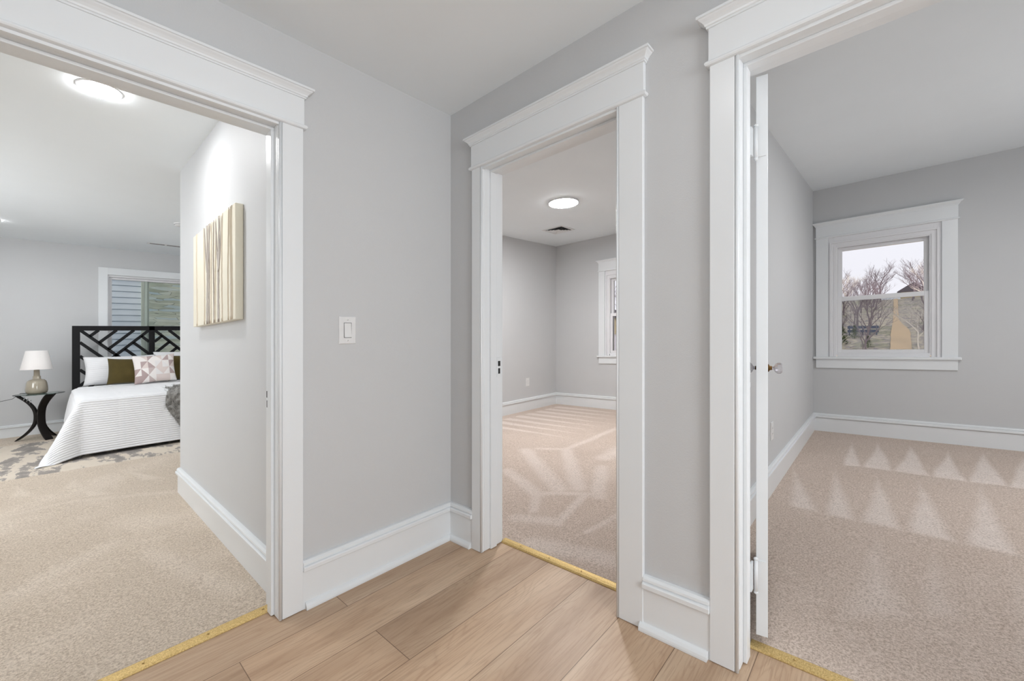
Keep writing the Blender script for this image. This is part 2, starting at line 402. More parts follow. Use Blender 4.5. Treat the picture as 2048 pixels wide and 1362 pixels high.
M['dirt'] = simple('sandy_dirt', srgb(214, 190, 160), 1.0, 0, 0.1)
M['bark'] = simple('grey_violet_bark', srgb(126, 115, 124), 0.95, 0, 0.1)
M['bark2'] = simple('pale_sycamore_bark', srgb(226, 220, 214), 0.95, 0, 0.1)
M['shingle'] = simple('dark_roof_shingles', srgb(78, 74, 84), 0.9, 0, 0.1)
M['house'] = simple('tan_house_siding', srgb(196, 182, 150), 0.8, 0, 0.2)
M['house2'] = simple('pale_lilac_siding', srgb(222, 220, 232), 0.8, 0, 0.2)
M['fence'] = simple('slate_blue_fence_paint', srgb(70, 82, 110), 0.8, 0, 0.2)
M['bush'] = simple('green_conifer', srgb(96, 116, 70), 0.95, 0, 0.1)

# ------------------------------------------------------------------ mesh collector (world coordinates; build() settles it on the house's level)
class MB:
    def __init__(s): s.v = []; s.f = []; s.sm = []; s.uv = None
    def add(s, verts, faces, smooth=False):
        o = len(s.v); s.v += [tuple(p) for p in verts]
        s.f += [tuple(i+o for i in f) for f in faces]; s.sm += [smooth]*len(faces)
        return s
    def box(s, x0, x1, y0, y1, z0, z1):
        x0, x1 = min(x0, x1), max(x0, x1); y0, y1 = min(y0, y1), max(y0, y1); z0, z1 = min(z0, z1), max(z0, z1)
        v = [(x, y, z) for z in (z0, z1) for y in (y0, y1) for x in (x0, x1)]
        return s.add(v, [(0,2,3,1), (4,5,7,6), (0,1,5,4), (2,6,7,3), (0,4,6,2), (1,3,7,5)])
    def rings(s, rs, cap=True, smooth=False, closed=True):
        n = len(rs[0]); v = [p for r in rs for p in r]; f = []
        for i in range(len(rs)-1):
            for j in range(n if closed else n-1):
                k = (j+1) % n
                f.append((i*n+j, i*n+k, (i+1)*n+k, (i+1)*n+j))
        if cap:
            f.append(tuple(reversed(range(n)))); f.append(tuple((len(rs)-1)*n+j for j in range(n)))
        return s.add(v, f, smooth)
    def lathe(s, cx, cy, prof, n=32, smooth=True, cap=True):
        rs = [[(cx + r*math.cos(2*math.pi*j/n), cy + r*math.sin(2*math.pi*j/n), z) for j in range(n)] for r, z in prof]
        return s.rings(rs, cap, smooth)
    def lathe_dir(s, o, d, prof, n=24, smooth=True):
        d = Vector(d).normalized(); a = d.orthogonal().normalized(); b = d.cross(a); o = Vector(o)
        rs = [[tuple(o + d*h + a*(r*math.cos(2*math.pi*j/n)) + b*(r*math.sin(2*math.pi*j/n))) for j in range(n)] for r, h in prof]
        return s.rings(rs, True, smooth)
    def tube(s, pts, rad, n=6, smooth=True):
        rs = []
        for i, p in enumerate(pts):
            p = Vector(p); a = Vector(pts[max(i-1, 0)]); c = Vector(pts[min(i+1, len(pts)-1)])
            d = (c-a).normalized(); u = d.orthogonal().normalized() if i == 0 else (u - d*u.dot(d)).normalized()
            w = d.cross(u); r = rad[i] if isinstance(rad, (list, tuple)) else rad
            rs.append([tuple(p + u*(r*math.cos(2*math.pi*j/n)) + w*(r*math.sin(2*math.pi*j/n))) for j in range(n)])
        return s.rings(rs, True, smooth)
    def grid(s, P, smooth=True):
        ni, nj = len(P), len(P[0]); v = [p for r in P for p in r]
        return s.add(v, [(i*nj+j, (i+1)*nj+j, (i+1)*nj+j+1, i*nj+j+1) for i in range(ni-1) for j in range(nj-1)], smooth)
    def build(s, name, mat, parent=None, level=True, bevel=0.0, origin=None, uvs=None):
        me = bpy.data.meshes.new(name)
        vs_ = [(x, y, z + (lev(x, y) if level else 0)) for x, y, z in s.v]
        if parent is not None: org = world_origin(parent)
        elif origin: org = Vector((origin[0], origin[1], origin[2] + (lev(origin[0], origin[1]) if level else 0)))
        else:
            xs = [p[0] for p in vs_]; ys = [p[1] for p in vs_]; zs = [p[2] for p in vs_]
            org = Vector(((min(xs)+max(xs))/2, (min(ys)+max(ys))/2, min(zs)))
        base = org
        me.from_pydata([tuple(Vector(p)-base) for p in vs_], [], s.f)
        for p, sm in zip(me.polygons, s.sm): p.use_smooth = sm
        if uvs:
            ul = me.uv_layers.new(name='UVMap')
            for l in me.loops: ul.data[l.index].uv = uvs[l.vertex_index]
        bm = bmesh.new(); bm.from_mesh(me); bmesh.ops.recalc_face_normals(bm, faces=bm.faces[:]); bm.to_mesh(me); bm.free()
        me.materials.append(M[mat] if isinstance(mat, str) else mat)
        o = bpy.data.objects.new(name, me); COL.objects.link(o)
        if parent is not None: o.parent = parent
        else: o.location = base
        if bevel:
            md = o.modifiers.new('bevel', 'BEVEL'); md.width = bevel; md.segments = 2; md.limit_method = 'ANGLE'; md.angle_limit = math.radians(40)
            md.harden_normals = False
        return o
def world_origin(o):
    p = Vector((0, 0, 0))
    while o is not None: p += Vector(o.location); o = o.parent
    return p
def struct(o): o['kind'] = 'structure'; return o

# frame helper: a wall face and its outward (towards the viewer) direction. s runs along the wall, n comes out of it.
class Face:
    def __init__(f, axis, c): f.axis = axis; f.c = c
    def p(f, s, n, z): return (s, f.c - n, z) if f.axis == 'x' else (f.c - n, s, z)
    def box(f, mb, s0, s1, n0, n1, z0, z1):
        a = f.p(s0, n0, z0); b = f.p(s1, n1, z1); return mb.box(a[0], b[0], a[1], b[1], z0, z1)
    def run(f, mb, s0, s1, prof, smooth=False):       # sweep a closed (n, z) profile along the wall
        return mb.rings([[f.p(s, n, z) for n, z in prof] for s in (s0, s1)], True, smooth)
    def crown(f, mb, s0, s1, base, prof):             # moulding with returned ends: prof = (projection, z)
        rs = []
        for pr, z in prof:
            rs.append([f.p(s0-pr, 0.001, z), f.p(s0-pr, base+pr, z), f.p(s1+pr, base+pr, z), f.p(s1+pr, 0.001, z)])
        return mb.rings(rs, True)

XB, YA = 1.525, 1.848
XB2, YA2 = 1.66, 1.98
XW = 5.70            # outer wall of the two far rooms
YBED = 8.65
HZ = 2.424           # hall ceiling
HEAD = 2.045         # underside of the door header boards
WT = 2.95            # wall tops, above every ceiling

# ------------------------------------------------------------------ floors
struct(MB().box(-1.2, 1.672, -3.0, 1.952, -0.2, 0.0).build('floor_hall', 'laminate'))
struct(MB().box(-2.2, XB, 1.952, 4.19, -0.2, 0.012).box(-2.2, 2.35, 4.19, 8.65, -0.2, 0.012).build('floor_bedroom', 'carpet_bed'))
struct(MB().box(1.672, XW, 0.63, 4.127, -0.2, 0.012).build('floor_middle_room', 'carpet_mid'))
struct(MB().box(1.672, XW, -2.6, 0.63, -0.2, 0.012).build('floor_right_room', 'carpet_right'))

# ------------------------------------------------------------------ ceilings (the outer rooms' ceilings climb towards the outside walls)
struct(MB().box(-1.2, XB, -3.0, YA, HZ, HZ+0.1).build('ceiling_hall', 'ceil'))
def sloped(name, x0, x1, y0, y1, zf):
    mb = MB(); c = [(x0, y0), (x1, y0), (x1, y1), (x0, y1)]
    mb.rings([[(x, y, zf(x, y)) for x, y in c], [(x, y, zf(x, y)+0.1) for x, y in c]])
    return struct(mb.build(name, 'ceil'))
zbed = lambda x, y: 2.465 + 0.0345*(y-2.6)
zmid = lambda x, y: 2.684 + 0.027*(x-XW)
zrig = lambda x, y: 2.692 + 0.074*(x-XW)
sloped('ceiling_bedroom', -2.2, 2.35, YA2, YBED, zbed)
sloped('ceiling_middle_room', XB2, XW, 0.68, 4.127, zmid)
sloped('ceiling_right_room', XB2, XW, -2.6, 0.58, zrig)

# ------------------------------------------------------------------ walls
D1 = (-0.25, 0.612); D2 = (0.795, 1.572); D3 = (-0.43, 0.352); JT = 0.02     # clear opening plus jamb boards
mb = MB()
mb.box(-1.2, D1[0]-JT, YA, YA2, -0.1, WT); mb.box(D1[0]-JT, D1[1]+JT-0.012, YA, YA2, HEAD+0.02, WT); mb.box(D1[1]+JT-0.012, XB, YA, YA2, -0.1, WT)
struct(mb.build('wall_hall_left', 'wall'))
mb = MB()
mb.box(XB, XB2, D2[1]+JT-0.012, 4.2, -0.1, WT); mb.box(XB, XB2, D2[0]-JT, D2[1]+JT-0.012, HEAD+0.02, WT)
mb.box(XB, XB2, D3[1]+JT-0.012, D2[0]-JT, -0.1, WT); mb.box(XB, XB2, D3[0]-JT, D3[1]+JT-0.012, HEAD+0.02, WT); mb.box(XB, XB2, -3.0, D3[0]-JT, -0.1, WT)
struct(mb.build('wall_hall_right', 'wall'))
struct(MB().box(-1.32, -1.2, -3.0, YA2, -0.1, WT).build('wall_hall_side', 'wall'))
struct(MB().box(-1.32, XB2, -3.12, -3.0, -0.1, WT).build('wall_hall_back', 'wall'))
struct(MB().box(0.655, 0.76, YA2, 4.08, -0.1, WT).build('wall_bedroom_partition', 'wall_bed'))
struct(MB().box(0.76, XB, 3.96, 4.08, -0.1, WT).build('wall_bedroom_near', 'wall_bed'))
struct(MB().box(XB2, 5.9, 4.127, 4.25, -0.1, WT).build('wall_middle_left', 'wall'))
struct(MB().box(XB2, XW, 0.58, 0.68, -0.1, WT).build('wall_middle_right', 'wall'))
struct(MB().box(XB2, 5.9, -2.72, -2.6, -0.1, WT).build('wall_right_room_side', 'wall'))
struct(MB().box(2.35, 2.47, 4.25, YBED+0.2, -0.1, WT).build('wall_bedroom_right', 'wall_bed'))
struct(MB().box(-2.32, -2.2, YA, YBED+0.2, -0.1, WT).build('wall_bedroom_left', 'wall_bed'))
struct(MB().box(-2.2, -1.32, YA, YA2, -0.1, WT).build('wall_bedroom_front', 'wall_bed'))
# outer wall with its two window openings
W1 = dict(c=0.012, hw=0.352, z0=0.875, z1=2.02)      # right room window
W2 = dict(c=2.755, hw=0.352, z0=0.875, z1=2.02)      # middle room window
def holed(name, axis, c0, c1, s0, s1, holes, mat):
    mb = MB(); f = (lambda a, b, z0, z1: mb.box(a, b, c0, c1, z0, z1)) if axis == 'x' else (lambda a, b, z0, z1: mb.box(c0, c1, a, b, z0, z1))
    s = s0
    for h0, h1, z0, z1 in sorted(holes):
        f(s, h0, -0.1, WT); f(h0, h1, -0.1, z0); f(h0, h1, z1, WT); s = h1
    f(s, s1, -0.1, WT)
    return struct(mb.build(name, mat))
hole = lambda w, m=0.044: (w['c']-w['hw']-m, w['c']+w['hw']+m, w['z0']-0.05, w['z1']+0.044)
holed('wall_outer', 'y', XW, 5.9, -2.6, 4.127, [hole(W1), hole(W2)], 'wall')
BW = (0.53, 1.95, 0.92, 2.262)
holed('wall_bedroom_back', 'x', YBED, YBED+0.2, -2.2, 2.35, [BW], 'wall_bed')

# ------------------------------------------------------------------ baseboards
BASE = [(0, 0), (0.016, 0), (0.016, 0.160), (0, 0.160)]
CAP = [(0, 0.158), (0.016, 0.158), (0.016, 0.163), (0.029, 0.163), (0.031, 0.166), (0.031, 0.180), (0.028, 0.184), (0.019, 0.186), (0.019, 0.188), (0.024, 0.190), (0.022, 0.199), (0.014, 0.206), (0, 0.207)]
SHOE = [(0.015, 0), (0.036, 0.0), (0.036, 0.008), (0.034, 0.016), (0.028, 0.024), (0.021, 0.028), (0.015, 0.029)]
def baseboard(name, face, s0, s1, shoe=None, cap0=None, cap1=None, z=0.0, scale=1.0):
    up = lambda prof: [(n, zz*scale + z) for n, zz in prof]
    o = struct(face.run(MB(), s0, s1, up(BASE)).build(name, 'trim'))
    face.run(MB(), s0 if cap0 is None else cap0, s1 if cap1 is None else cap1, up(CAP)).build('cap_moulding', 'trim', o, bevel=0.001)
    if shoe:
        face.run(MB(), shoe[0], shoe[1], SHOE, False).build('shoe_moulding', 'trim', o, bevel=0.0015)
    return o
fA, fB, fBed, fPart, fW = Face('x', YA), Face('y', XB), Face('x', YBED), Face('y', 0.655), Face('y', XW)
fMid, fRig = Face('x', 4.127), Face('x', 0.58)
baseboard('baseboard_hall_left', fA, 0.706, XB, (0.714, XB))
baseboard('baseboard_hall_corner', fB, 1.646, YA, (1.655, YA))
baseboard('baseboard_hall_right', fB, 0.442, 0.682, (0.447, 0.694))
baseboard('baseboard_partition', fPart, YA2, 4.08, z=-0.005)
baseboard('baseboard_bedroom_back', fBed, -2.2, 2.35, z=0.0, scale=0.85)
baseboard('baseboard_middle_left', fMid, XB2, XW)
baseboard('baseboard_middle_back', fW, 0.68, 4.127)
baseboard('baseboard_right_back', fW, -2.6, 0.58)
# right room's left wall faces -Y
baseboard('baseboard_right_left', fRig, XB2, XW)

# ------------------------------------------------------------------ door casings
CROWN = [(0.0, 2.172), (0.005, 2.172), (0.005, 2.178), (0.009, 2.180), (0.010, 2.186), (0.016, 2.193), (0.023, 2.199), (0.026, 2.203), (0.031, 2.204), (0.031, 2.212), (0.029, 2.214)]
def bead_prof(z, p=0.010): return [(0.0, z), (p*0.7, z+0.002), (p, z+0.007), (p, z+0.011), (p*0.7, z+0.016), (0.0, z+0.018)]
def door_frame(name, face, back, o0, o1, c0, c1, thr):
    """o0..o1 clear opening between jambs, c0/c1 outer edges of the casings, back = wall thickness"""
    t = struct(empty(name, *face.p((o0+o1)/2, 0, 0)))
    F = 0.020
    for a, b_ in ((c0, o0-0.012), (o1+0.012, c1)):
        face.box(MB(), a, b_, 0, F, 0.002, HEAD).build('casing', 'trim', t, bevel=0.0025)
    for a, b_ in ((o0-0.10, o0-0.012), (o1+0.012, o1+0.10)):      # the same casing on the far side of the wall
        if name == 'door_1' and a > 0: continue
        face.box(MB(), a, b_, -back, -back-0.020, 0.014, HEAD).build('rear_casing', 'trim', t, bevel=0.0025)
    # rounded inner bead and the step it sits on
    for sgn, e in ((-1, o0), (1, o1)):
        m_ = MB(); s_a, s_b = e + sgn*0.014, e + sgn*0.002
        face.box(m_, s_a, s_b, 0, F-0.006, 0.002, HEAD)
        ctr = face.p(e + sgn*0.006, F-0.005, 0)
        m_.tube([(ctr[0], ctr[1], 0.002), (ctr[0], ctr[1], HEAD)], 0.006, 10)
        m_.build('casing_bead', 'trim', t)
    m_ = MB(); face.box(m_, o0-0.014, o1+0.014, 0, F-0.006, HEAD-0.012, HEAD); m_.build('head_bead', 'trim', t)
    face.box(MB(), c0-0.004, c1+0.004, 0, F+0.002, HEAD+0.014, 2.174).build('header_board', 'trim', t, bevel=0.002)
    face.crown(MB(), c0-0.004, c1+0.004, F+0.002, bead_prof(HEAD-0.002)).build('header_bead', 'trim', t)
    face.crown(MB(), c0-0.004, c1+0.004, F+0.002, CROWN).build('crown_moulding', 'trim', t)
    # jamb boards through the wall, head jamb, stops
    for a, b_ in ((o0-JT, o0), (o1, o1+JT-0.012)):
        face.box(MB(), a, b_, 0.0, -back-0.006, thr, HEAD).build('jamb', 'trim', t, bevel=0.0015)
    face.box(MB(), o0-JT, o1+JT-0.012, 0.0, -back-0.006, HEAD-0.005, HEAD+0.02).build('head_jamb', 'trim', t)
    m_ = MB()
    for a, b_ in ((o0, o0+0.012), (o1-0.012, o1)): face.box(m_, a, b_, -0.040, -0.085, thr, HEAD-0.017)
    face.box(m_, o0, o1, -0.040, -0.085, HEAD-0.017, HEAD-0.005)
    m_.build('door_stop', 'trim', t, bevel=0.002)
    return t
dr1 = door_frame('door_1', fA, YA2-YA, D1[0], D1[1], D1[0]-0.105, 0.706, 0.004)
dr2 = door_frame('door_2', fB, XB2-XB, D2[0], D2[1], 0.682, 1.648, 0.004)
dr3 = door_frame('door_3', fB, XB2-XB, D3[0], D3[1], D3[0]-0.105, 0.442, 0.004)
dr1['label'] = 'white trimmed opening into the bedroom'; dr2['label'] = 'white trimmed doorway into the middle room'; dr3['label'] = 'white trimmed doorway with open door'

# strike plates: thin plates let into the jambs, with their dark latch and bolt holes
def strike(parent, face, s, sgn, n, z):
    a = MB(); face.box(a, s, s+sgn*0.0025, n-0.016, n+0.016, z-0.055, z+0.055); pl = a.build('strike_plate', 'trim', parent, bevel=0.001)
    h = MB(); face.box(h, s+sgn*0.0015, s+sgn*0.0035, n-0.009, n+0.009, z+0.006, z+0.034); face.box(h, s+sgn*0.0015, s+sgn*0.0035, n-0.007, n+0.007, z-0.036, z-0.006)
    h.build('latch_hole', 'dark', pl)
strike(dr1, fA, D1[1], -1, -0.112, 0.900)
strike(dr2, fB, D2[1], -1, -0.112, 0.975)
strike(dr3, fB, D3[1], -1, -0.118, 0.985)

# open door leaf of the right room, swung back nearly against its side wall
hx, hy = 1.678, 0.336; ex, ey = 2.380, 0.462
dv = Vector((ex-hx, ey-hy, 0)); DL = dv.length; dv.normalize(); nv = Vector((dv.y, -dv.x, 0))    # nv points to the camera side
def leafp(a, n, z): q = Vector((hx, hy, 0)) + dv*a + nv*n; return (q.x, q.y, z)
def leafbox(mb, a0, a1, n0, n1, z0, z1):
    return mb.rings([[leafp(a0, n0, z), leafp(a1, n0, z), leafp(a1, n1, z), leafp(a0, n1, z)] for z in (z0, z1)])
leaf = MB()
TH = 0.036
LZ0, LZ1 = 0.045, 2.038
for a0, a1 in ((0, 0.11), (DL-0.11, DL)): leafbox(leaf, a0, a1, 0, TH, LZ0, LZ1)
for z0, z1 in ((LZ0, 0.25), (0.95, 1.08), (1.90, LZ1)): leafbox(leaf, 0.11, DL-0.11, 0, TH, z0, z1)
for z0, z1 in ((0.25, 0.95), (1.08, 1.90)): leafbox(leaf, 0.11, DL-0.11, 0.010, TH-0.010, z0, z1)
lf = leaf.build('door_leaf', 'trim', dr3, bevel=0.001)
for zc in (1.80, 0.262):
    h = MB(); leafbox(h, -0.004, 0.0, 0.004, 0.030, zc-0.05, zc+0.05)
    h.tube([(hx-0.012, hy-0.002, zc-0.056), (hx-0.012, hy-0.002, zc+0.056)], 0.006, 10)
    h.lathe(hx-0.012, hy-0.002, [(0.001, zc-0.066), (0.007, zc-0.062), (0.007, zc-0.056)], 10)
    h.lathe(hx-0.012, hy-0.002, [(0.007, zc+0.056), (0.007, zc+0.062), (0.001, zc+0.066)], 10)
    h.box(hx-0.040, hx-0.014, hy+0.006, hy+0.012, zc-0.05, zc+0.05)
    h.build('hinge', 'trim', dr3)
for sg, n0 in ((1, TH), (-1, 0.0)):
    o_ = leafp(DL-0.062, n0, 0.950); d_ = nv*sg
    kn = MB().lathe_dir(o_, d_, [(0.019, 0.0), (0.019, 0.004), (0.011, 0.008), (0.009, 0.018)], 20).build('knob_rosette', 'brass_old', lf)
    MB().lathe_dir(Vector(o_)+d_*0.014, d_, [(0.006, 0.0), (0.008, 0.010), (0.021, 0.017), (0.026, 0.026), (0.026, 0.038), (0.021, 0.045), (0.010, 0.047)], 12, False).build('glass_knob', 'crystal', kn)

# ------------------------------------------------------------------ brass threshold strips
def strip(face, s0, s1, n0, n1, label, k):
    m_ = MB(); prof = [(n0, 0.0), (n0, 0.003), ((n0*7+n1)/8, 0.009), ((n0+n1)/2, 0.013), ((n0+n1*7)/8, 0.015), (n1, 0.014), (n1, 0.0)]
    face.run(m_, s0, s1, prof)
    o = m_.build('threshold_strip', 'brass'); tag(o, label, 'threshold strip')
    q = MB(); s = s0+0.08
    while s < s1-0.02:
        c = face.p(s, (n0+n1)/2, 0); q.lathe(c[0], c[1], [(0.004, 0.0148), (0.0035, 0.0162), (0.001, 0.0166)], 10); s += 0.19
    q.build('nail_heads', 'brass', o)['kind'] = 'stuff'
    return o
strip(fA, D1[0], D1[1]-0.0, -0.084, -0.124, 'brass strip across the wide opening between laminate and the bedroom carpet', 0)
strip(fB, D2[0], D2[1], -0.132, -0.168, 'brass strip across the middle doorway between laminate and carpet', 0)
strip(fB, D3[0], D3[1], -0.132, -0.168, 'brass strip under the open white door at the right doorway', 0)

# ------------------------------------------------------------------ windows (double hung)
def hung_window(name, w, crown_z=2.262):
    f = fW; c, hw, z0, z1 = w['c'], w['hw'], w['z0'], w['z1']
    t = struct(empty(name, XW, c, 0.83))
    ci, co = hw+0.082, hw+0.188
    for sg in (-1, 1):
        f.box(MB(), c+sg*ci, c+sg*co, 0, 0.022, 0.835, 2.145).build('casing', 'trim', t, bevel=0.002)
    f.box(MB(), c-co-0.002, c+co+0.002, 0, 0.024, 2.140, 2.275).build('header_board', 'trim', t, bevel=0.002)
    f.crown(MB(), c-co-0.002, c+co+0.002, 0.024, [(p_, z+2.138-2.043) for p_, z in bead_prof(2.043)]).build('header_bead', 'trim', t)
    f.crown(MB(), c-co-0.002, c+co+0.002, 0.024, [(p_, z+0.100) for p_, z in CROWN]).build('crown_moulding', 'trim', t)
    f.box(MB(), c-co-0.022, c+co+0.022, -0.10, 0.046, 0.812, 0.836).build('stool', 'trim', t, bevel=0.004)
    f.box(MB(), c-co, c+co, 0, 0.020, 0.712, 0.812).build('apron', 'trim', t, bevel=0.002)
    # stepped liner round the sashes
    m_ = MB()
    for sg in (-1, 1):
        f.box(m_, c+sg*(hw+0.030), c+sg*(ci+0.001), 0.0005, 0.003, 0.836, 2.145); f.box(m_, c+sg*(hw+0.050), c+sg*(hw+0.068), 0.001, 0.018, 0.836, z1+0.068)
        f.box(m_, c+sg*(hw-0.001), c+sg*(hw+0.045), -0.14, -0.001, z0-0.02, z1+0.045)
        f.box(m_, c+sg*(hw+0.012), c+sg*(hw+0.032), -0.001, 0.006, 0.836, z1+0.03)
    f.box(m_, c-hw-0.030, c+hw+0.030, 0.0005, 0.003, z1+0.030, 2.145); f.box(m_, c-hw-0.050, c+hw+0.050, 0.001, 0.018, z1+0.050, z1+0.068)
    f.box(m_, c-hw, c+hw, -0.14, -0.001, z1-0.001, z1+0.045)
    f.box(m_, c-hw-0.012, c+hw+0.012, -0.001, 0.006, z1+0.012, z1+0.032)
    f.box(m_, c-hw-0.002, c+hw+0.002, -0.14, 0.0, 0.820, z0)
    m_.build('window_frame', 'trim_win', t, bevel=0.002)
    zm = 1.462
    def sash(n0, n1, za, zb, rail_b, rail_t, nm):
        m = MB(); st = 0.036
        for sg in (-1, 1): f.box(m, c+sg*(hw-st), c+sg*(hw-0.001), n0, n1, za, zb)
        f.box(m, c-hw+st, c+hw-st, n0, n1, za, za+rail_b); f.box(m, c-hw+st, c+hw-st, n0, n1, zb-rail_t, zb)
        o = m.build(nm, 'trim_win', t, bevel=0.0015)
        f.box(MB(), c-hw+st, c+hw-st, (n0+n1)/2-0.003, (n0+n1)/2+0.003, za+rail_b, zb-rail_t).build('pane', 'glass', o)
        return o
    sash(-0.045, -0.015, z0, zm+0.022, 0.036, 0.046, 'lower_sash')
    sash(-0.085, -0.050, zm-0.018, z1-0.001, 0.036, 0.034, 'upper_sash')
    f.box(MB(), c-hw+0.01, c+hw-0.01, -0.131, -0.129, z0, zm).build('insect_screen', 'screen', t)
    return t
hung_window('window_1', W1)['label'] = 'double hung window of the right room'
hung_window('window_2', W2)['label'] = 'double hung window of the middle room'

# bedroom slider behind the bed
t = struct(empty('window_3', 1.24, YBED, 0.9)); t['label'] = 'sliding window behind the bed'
f = fBed
m_ = MB()
f.box(m_, 0.43, 0.53, 0, 0.02, 0.82, 2.38); f.box(m_, 1.95, 2.05, 0, 0.02, 0.82, 2.38); f.box(m_, 0.53, 1.95, 0, 0.02, 2.275, 2.38); f.box(m_, 0.53, 1.95, 0, 0.02, 0.82, 0.92)
m_.build('casing', 'trim', t, bevel=0.002)
m_ = MB()
f.box(m_, 0.53, 0.545, -0.16, 0, 0.92, 2.262); f.box(m_, 1.935, 1.95, -0.16, 0, 0.92, 2.262); f.box(m_, 0.545, 1.935, -0.16, 0, 2.245, 2.262); f.box(m_, 0.545, 1.935, -0.16, 0.0, 0.92, 0.935)
f.box(m_, 0.545, 0.578, -0.12, -0.05, 0.935, 2.245); f.box(m_, 1.902, 1.935, -0.12, -0.05, 0.935, 2.245); f.box(m_, 0.578, 1.902, -0.12, -0.05, 2.215, 2.245); f.box(m_, 0.578, 1.902, -0.12, -0.05, 0.935, 0.965)
m_.build('window_frame', 'trim_win', t, bevel=0.002)
M['greenbar'] = simple('pale_green_grey_vinyl', srgb(178, 190, 180), 0.4)
m_ = MB(); f.box(m_, 0.955, 0.985, -0.10, -0.07, 0.965, 2.215); f.box(m_, 0.990, 1.012, -0.12, -0.10, 0.965, 2.215)
m_.build('meeting_stile', M['greenbar'], t)
f.box(MB(), 0.578, 0.955, -0.088, -0.082, 0.965, 2.215).build('pane', 'glass', t)
f.box(MB(), 1.012, 1.902, -0.113, -0.107, 0.965, 2.215).build('pane', 'glass', t)

# ------------------------------------------------------------------ ceiling lights
def disc_light(x, y, zc, r, key, label, th=0.022, group=None):
    dr = 0.0035 if key == 'bed' else 0.0012
    t = empty('ceiling_light', x, y, zc-th); tag(t, label, 'ceiling light', group)
    MB().lathe(x, y, [(r, zc-0.0), (r, zc-th+0.004), (r-0.004, zc-th+0.001), (r-0.03, zc-th+0.001)], 48).build('trim_ring', 'trim_win', t)
    MB().lathe(x, y, [(r-0.006, zc-th+0.0005), (r-0.010, zc-th-dr), (r*0.5, zc-th-dr*2), (0.002, zc-th-dr*2-0.0005)], 48).build('diffuser', 'lamp_'+key, t)
    return t
disc_light(0.62, 0.50, HZ, 0.15, 'hall', 'round flat lamp on the hall ceiling, above the laminate floor')
disc_light(3.76, 2.62, zmid(3.76, 2.62), 0.165, 'middle', 'round flat lamp on the ceiling of the empty middle room')
disc_light(3.6, -1.0, zrig(3.6, -1.0), 0.165, 'right', 'round flat lamp on the ceiling of the right room')
disc_light(0.155, 3.0, zbed(0, 3.0), 0.088, 'bed', 'small round recessed lamp over the near bedroom carpet', 0.008, 'recessed bedroom lamps')
disc_light(-0.50, 7.35, zbed(0, 7.35), 0.088, 'bed', 'small round recessed lamp above the bedside table', 0.008, 'recessed bedroom lamps')
disc_light(-1.4, 5.2, zbed(0, 5.2), 0.088, 'bed', 'small round recessed lamp by the bedroom side wall', 0.008, 'recessed bedroom lamps')
disc_light(1.55, 6.6, zbed(0, 6.6), 0.088, 'bed', 'small round recessed lamp above the foot of the bed', 0.008, 'recessed bedroom lamps')
disc_light(-1.4, 3.0, zbed(0, 3.0), 0.088, 'bed', 'small round recessed lamp over the bedroom corner by the hall wall', 0.008, 'recessed bedroom lamps')

# ------------------------------------------------------------------ vents, detector, switch, outlets
vx, vy, vz = 4.76, 3.41, zmid(4.76, 3.4)
t = empty('ceiling_vent', vx, vy, vz); tag(t, 'square white air vent with stepped louvres on the middle room ceiling', 'vent')
MB().rings([[(vx+s*a, vy+u*a, vz-z) for s, u in ((-1,-1),(1,-1),(1,1),(-1,1))] for a, z in ((0.17, 0.0), (0.17, 0.004), (0.145, 0.008), (0.14, 0.003))], cap=False).build('vent_frame', 'plastic', t)
m_ = MB()
for a in (0.125, 0.095, 0.065):
    m_.rings([[(vx+s*b, vy+u*b, vz-z) for s, u in ((-1,-1),(1,-1),(1,1),(-1,1))] for b, z in ((a, 0.012), (a-0.018, 0.003))], cap=False)
m_.rings([[(vx+s*b, vy+u*b, vz-z) for s, u in ((-1,-1),(1,-1),(1,1),(-1,1))] for b, z in ((0.035, 0.010), (0.02, 0.013))])
m_.build('louvre', 'plastic', t)
m_ = MB(); m_.box(vx-0.14, vx+0.14, vy-0.14, vy+0.14, vz-0.003, vz-0.001); m_.build('vent_throat', 'slot', t)
zz = zbed(0, 7.72)
t = empty('linear_vent', 1.075, 7.72, zz); tag(t, 'long narrow two slot air vent on the bedroom ceiling above the bed', 'vent')
m_ = MB(); m_.box(0.87, 1.28, 7.67, 7.77, zz-0.004, zz+0.004); m_.build('vent_frame', 'plastic', t, bevel=0.001)
for a, b_ in ((0.90, 1.062), (1.088, 1.25)):
    MB().box(a, b_, 7.705, 7.735, zz-0.006, zz-0.003).build('slot', 'slot', t)
zs = zbed(0, 6.05)
t = empty('smoke_detector', 0.985, 6.06, zs); tag(t, 'round white smoke detector on the bedroom ceiling, half behind the partition wall', 'smoke detector')
MB().lathe(0.985, 6.06, [(0.07, zs), (0.07, zs-0.012), (0.062, zs-0.028), (0.03, zs-0.034), (0.002, zs-0.035)], 32).build('housing', 'plastic', t)
MB().lathe(0.985, 6.06, [(0.0655, zs-0.0225), (0.0675, zs-0.0205), (0.0665, zs-0.018)], 32, cap=False).build('vent_ring', 'slot', t)

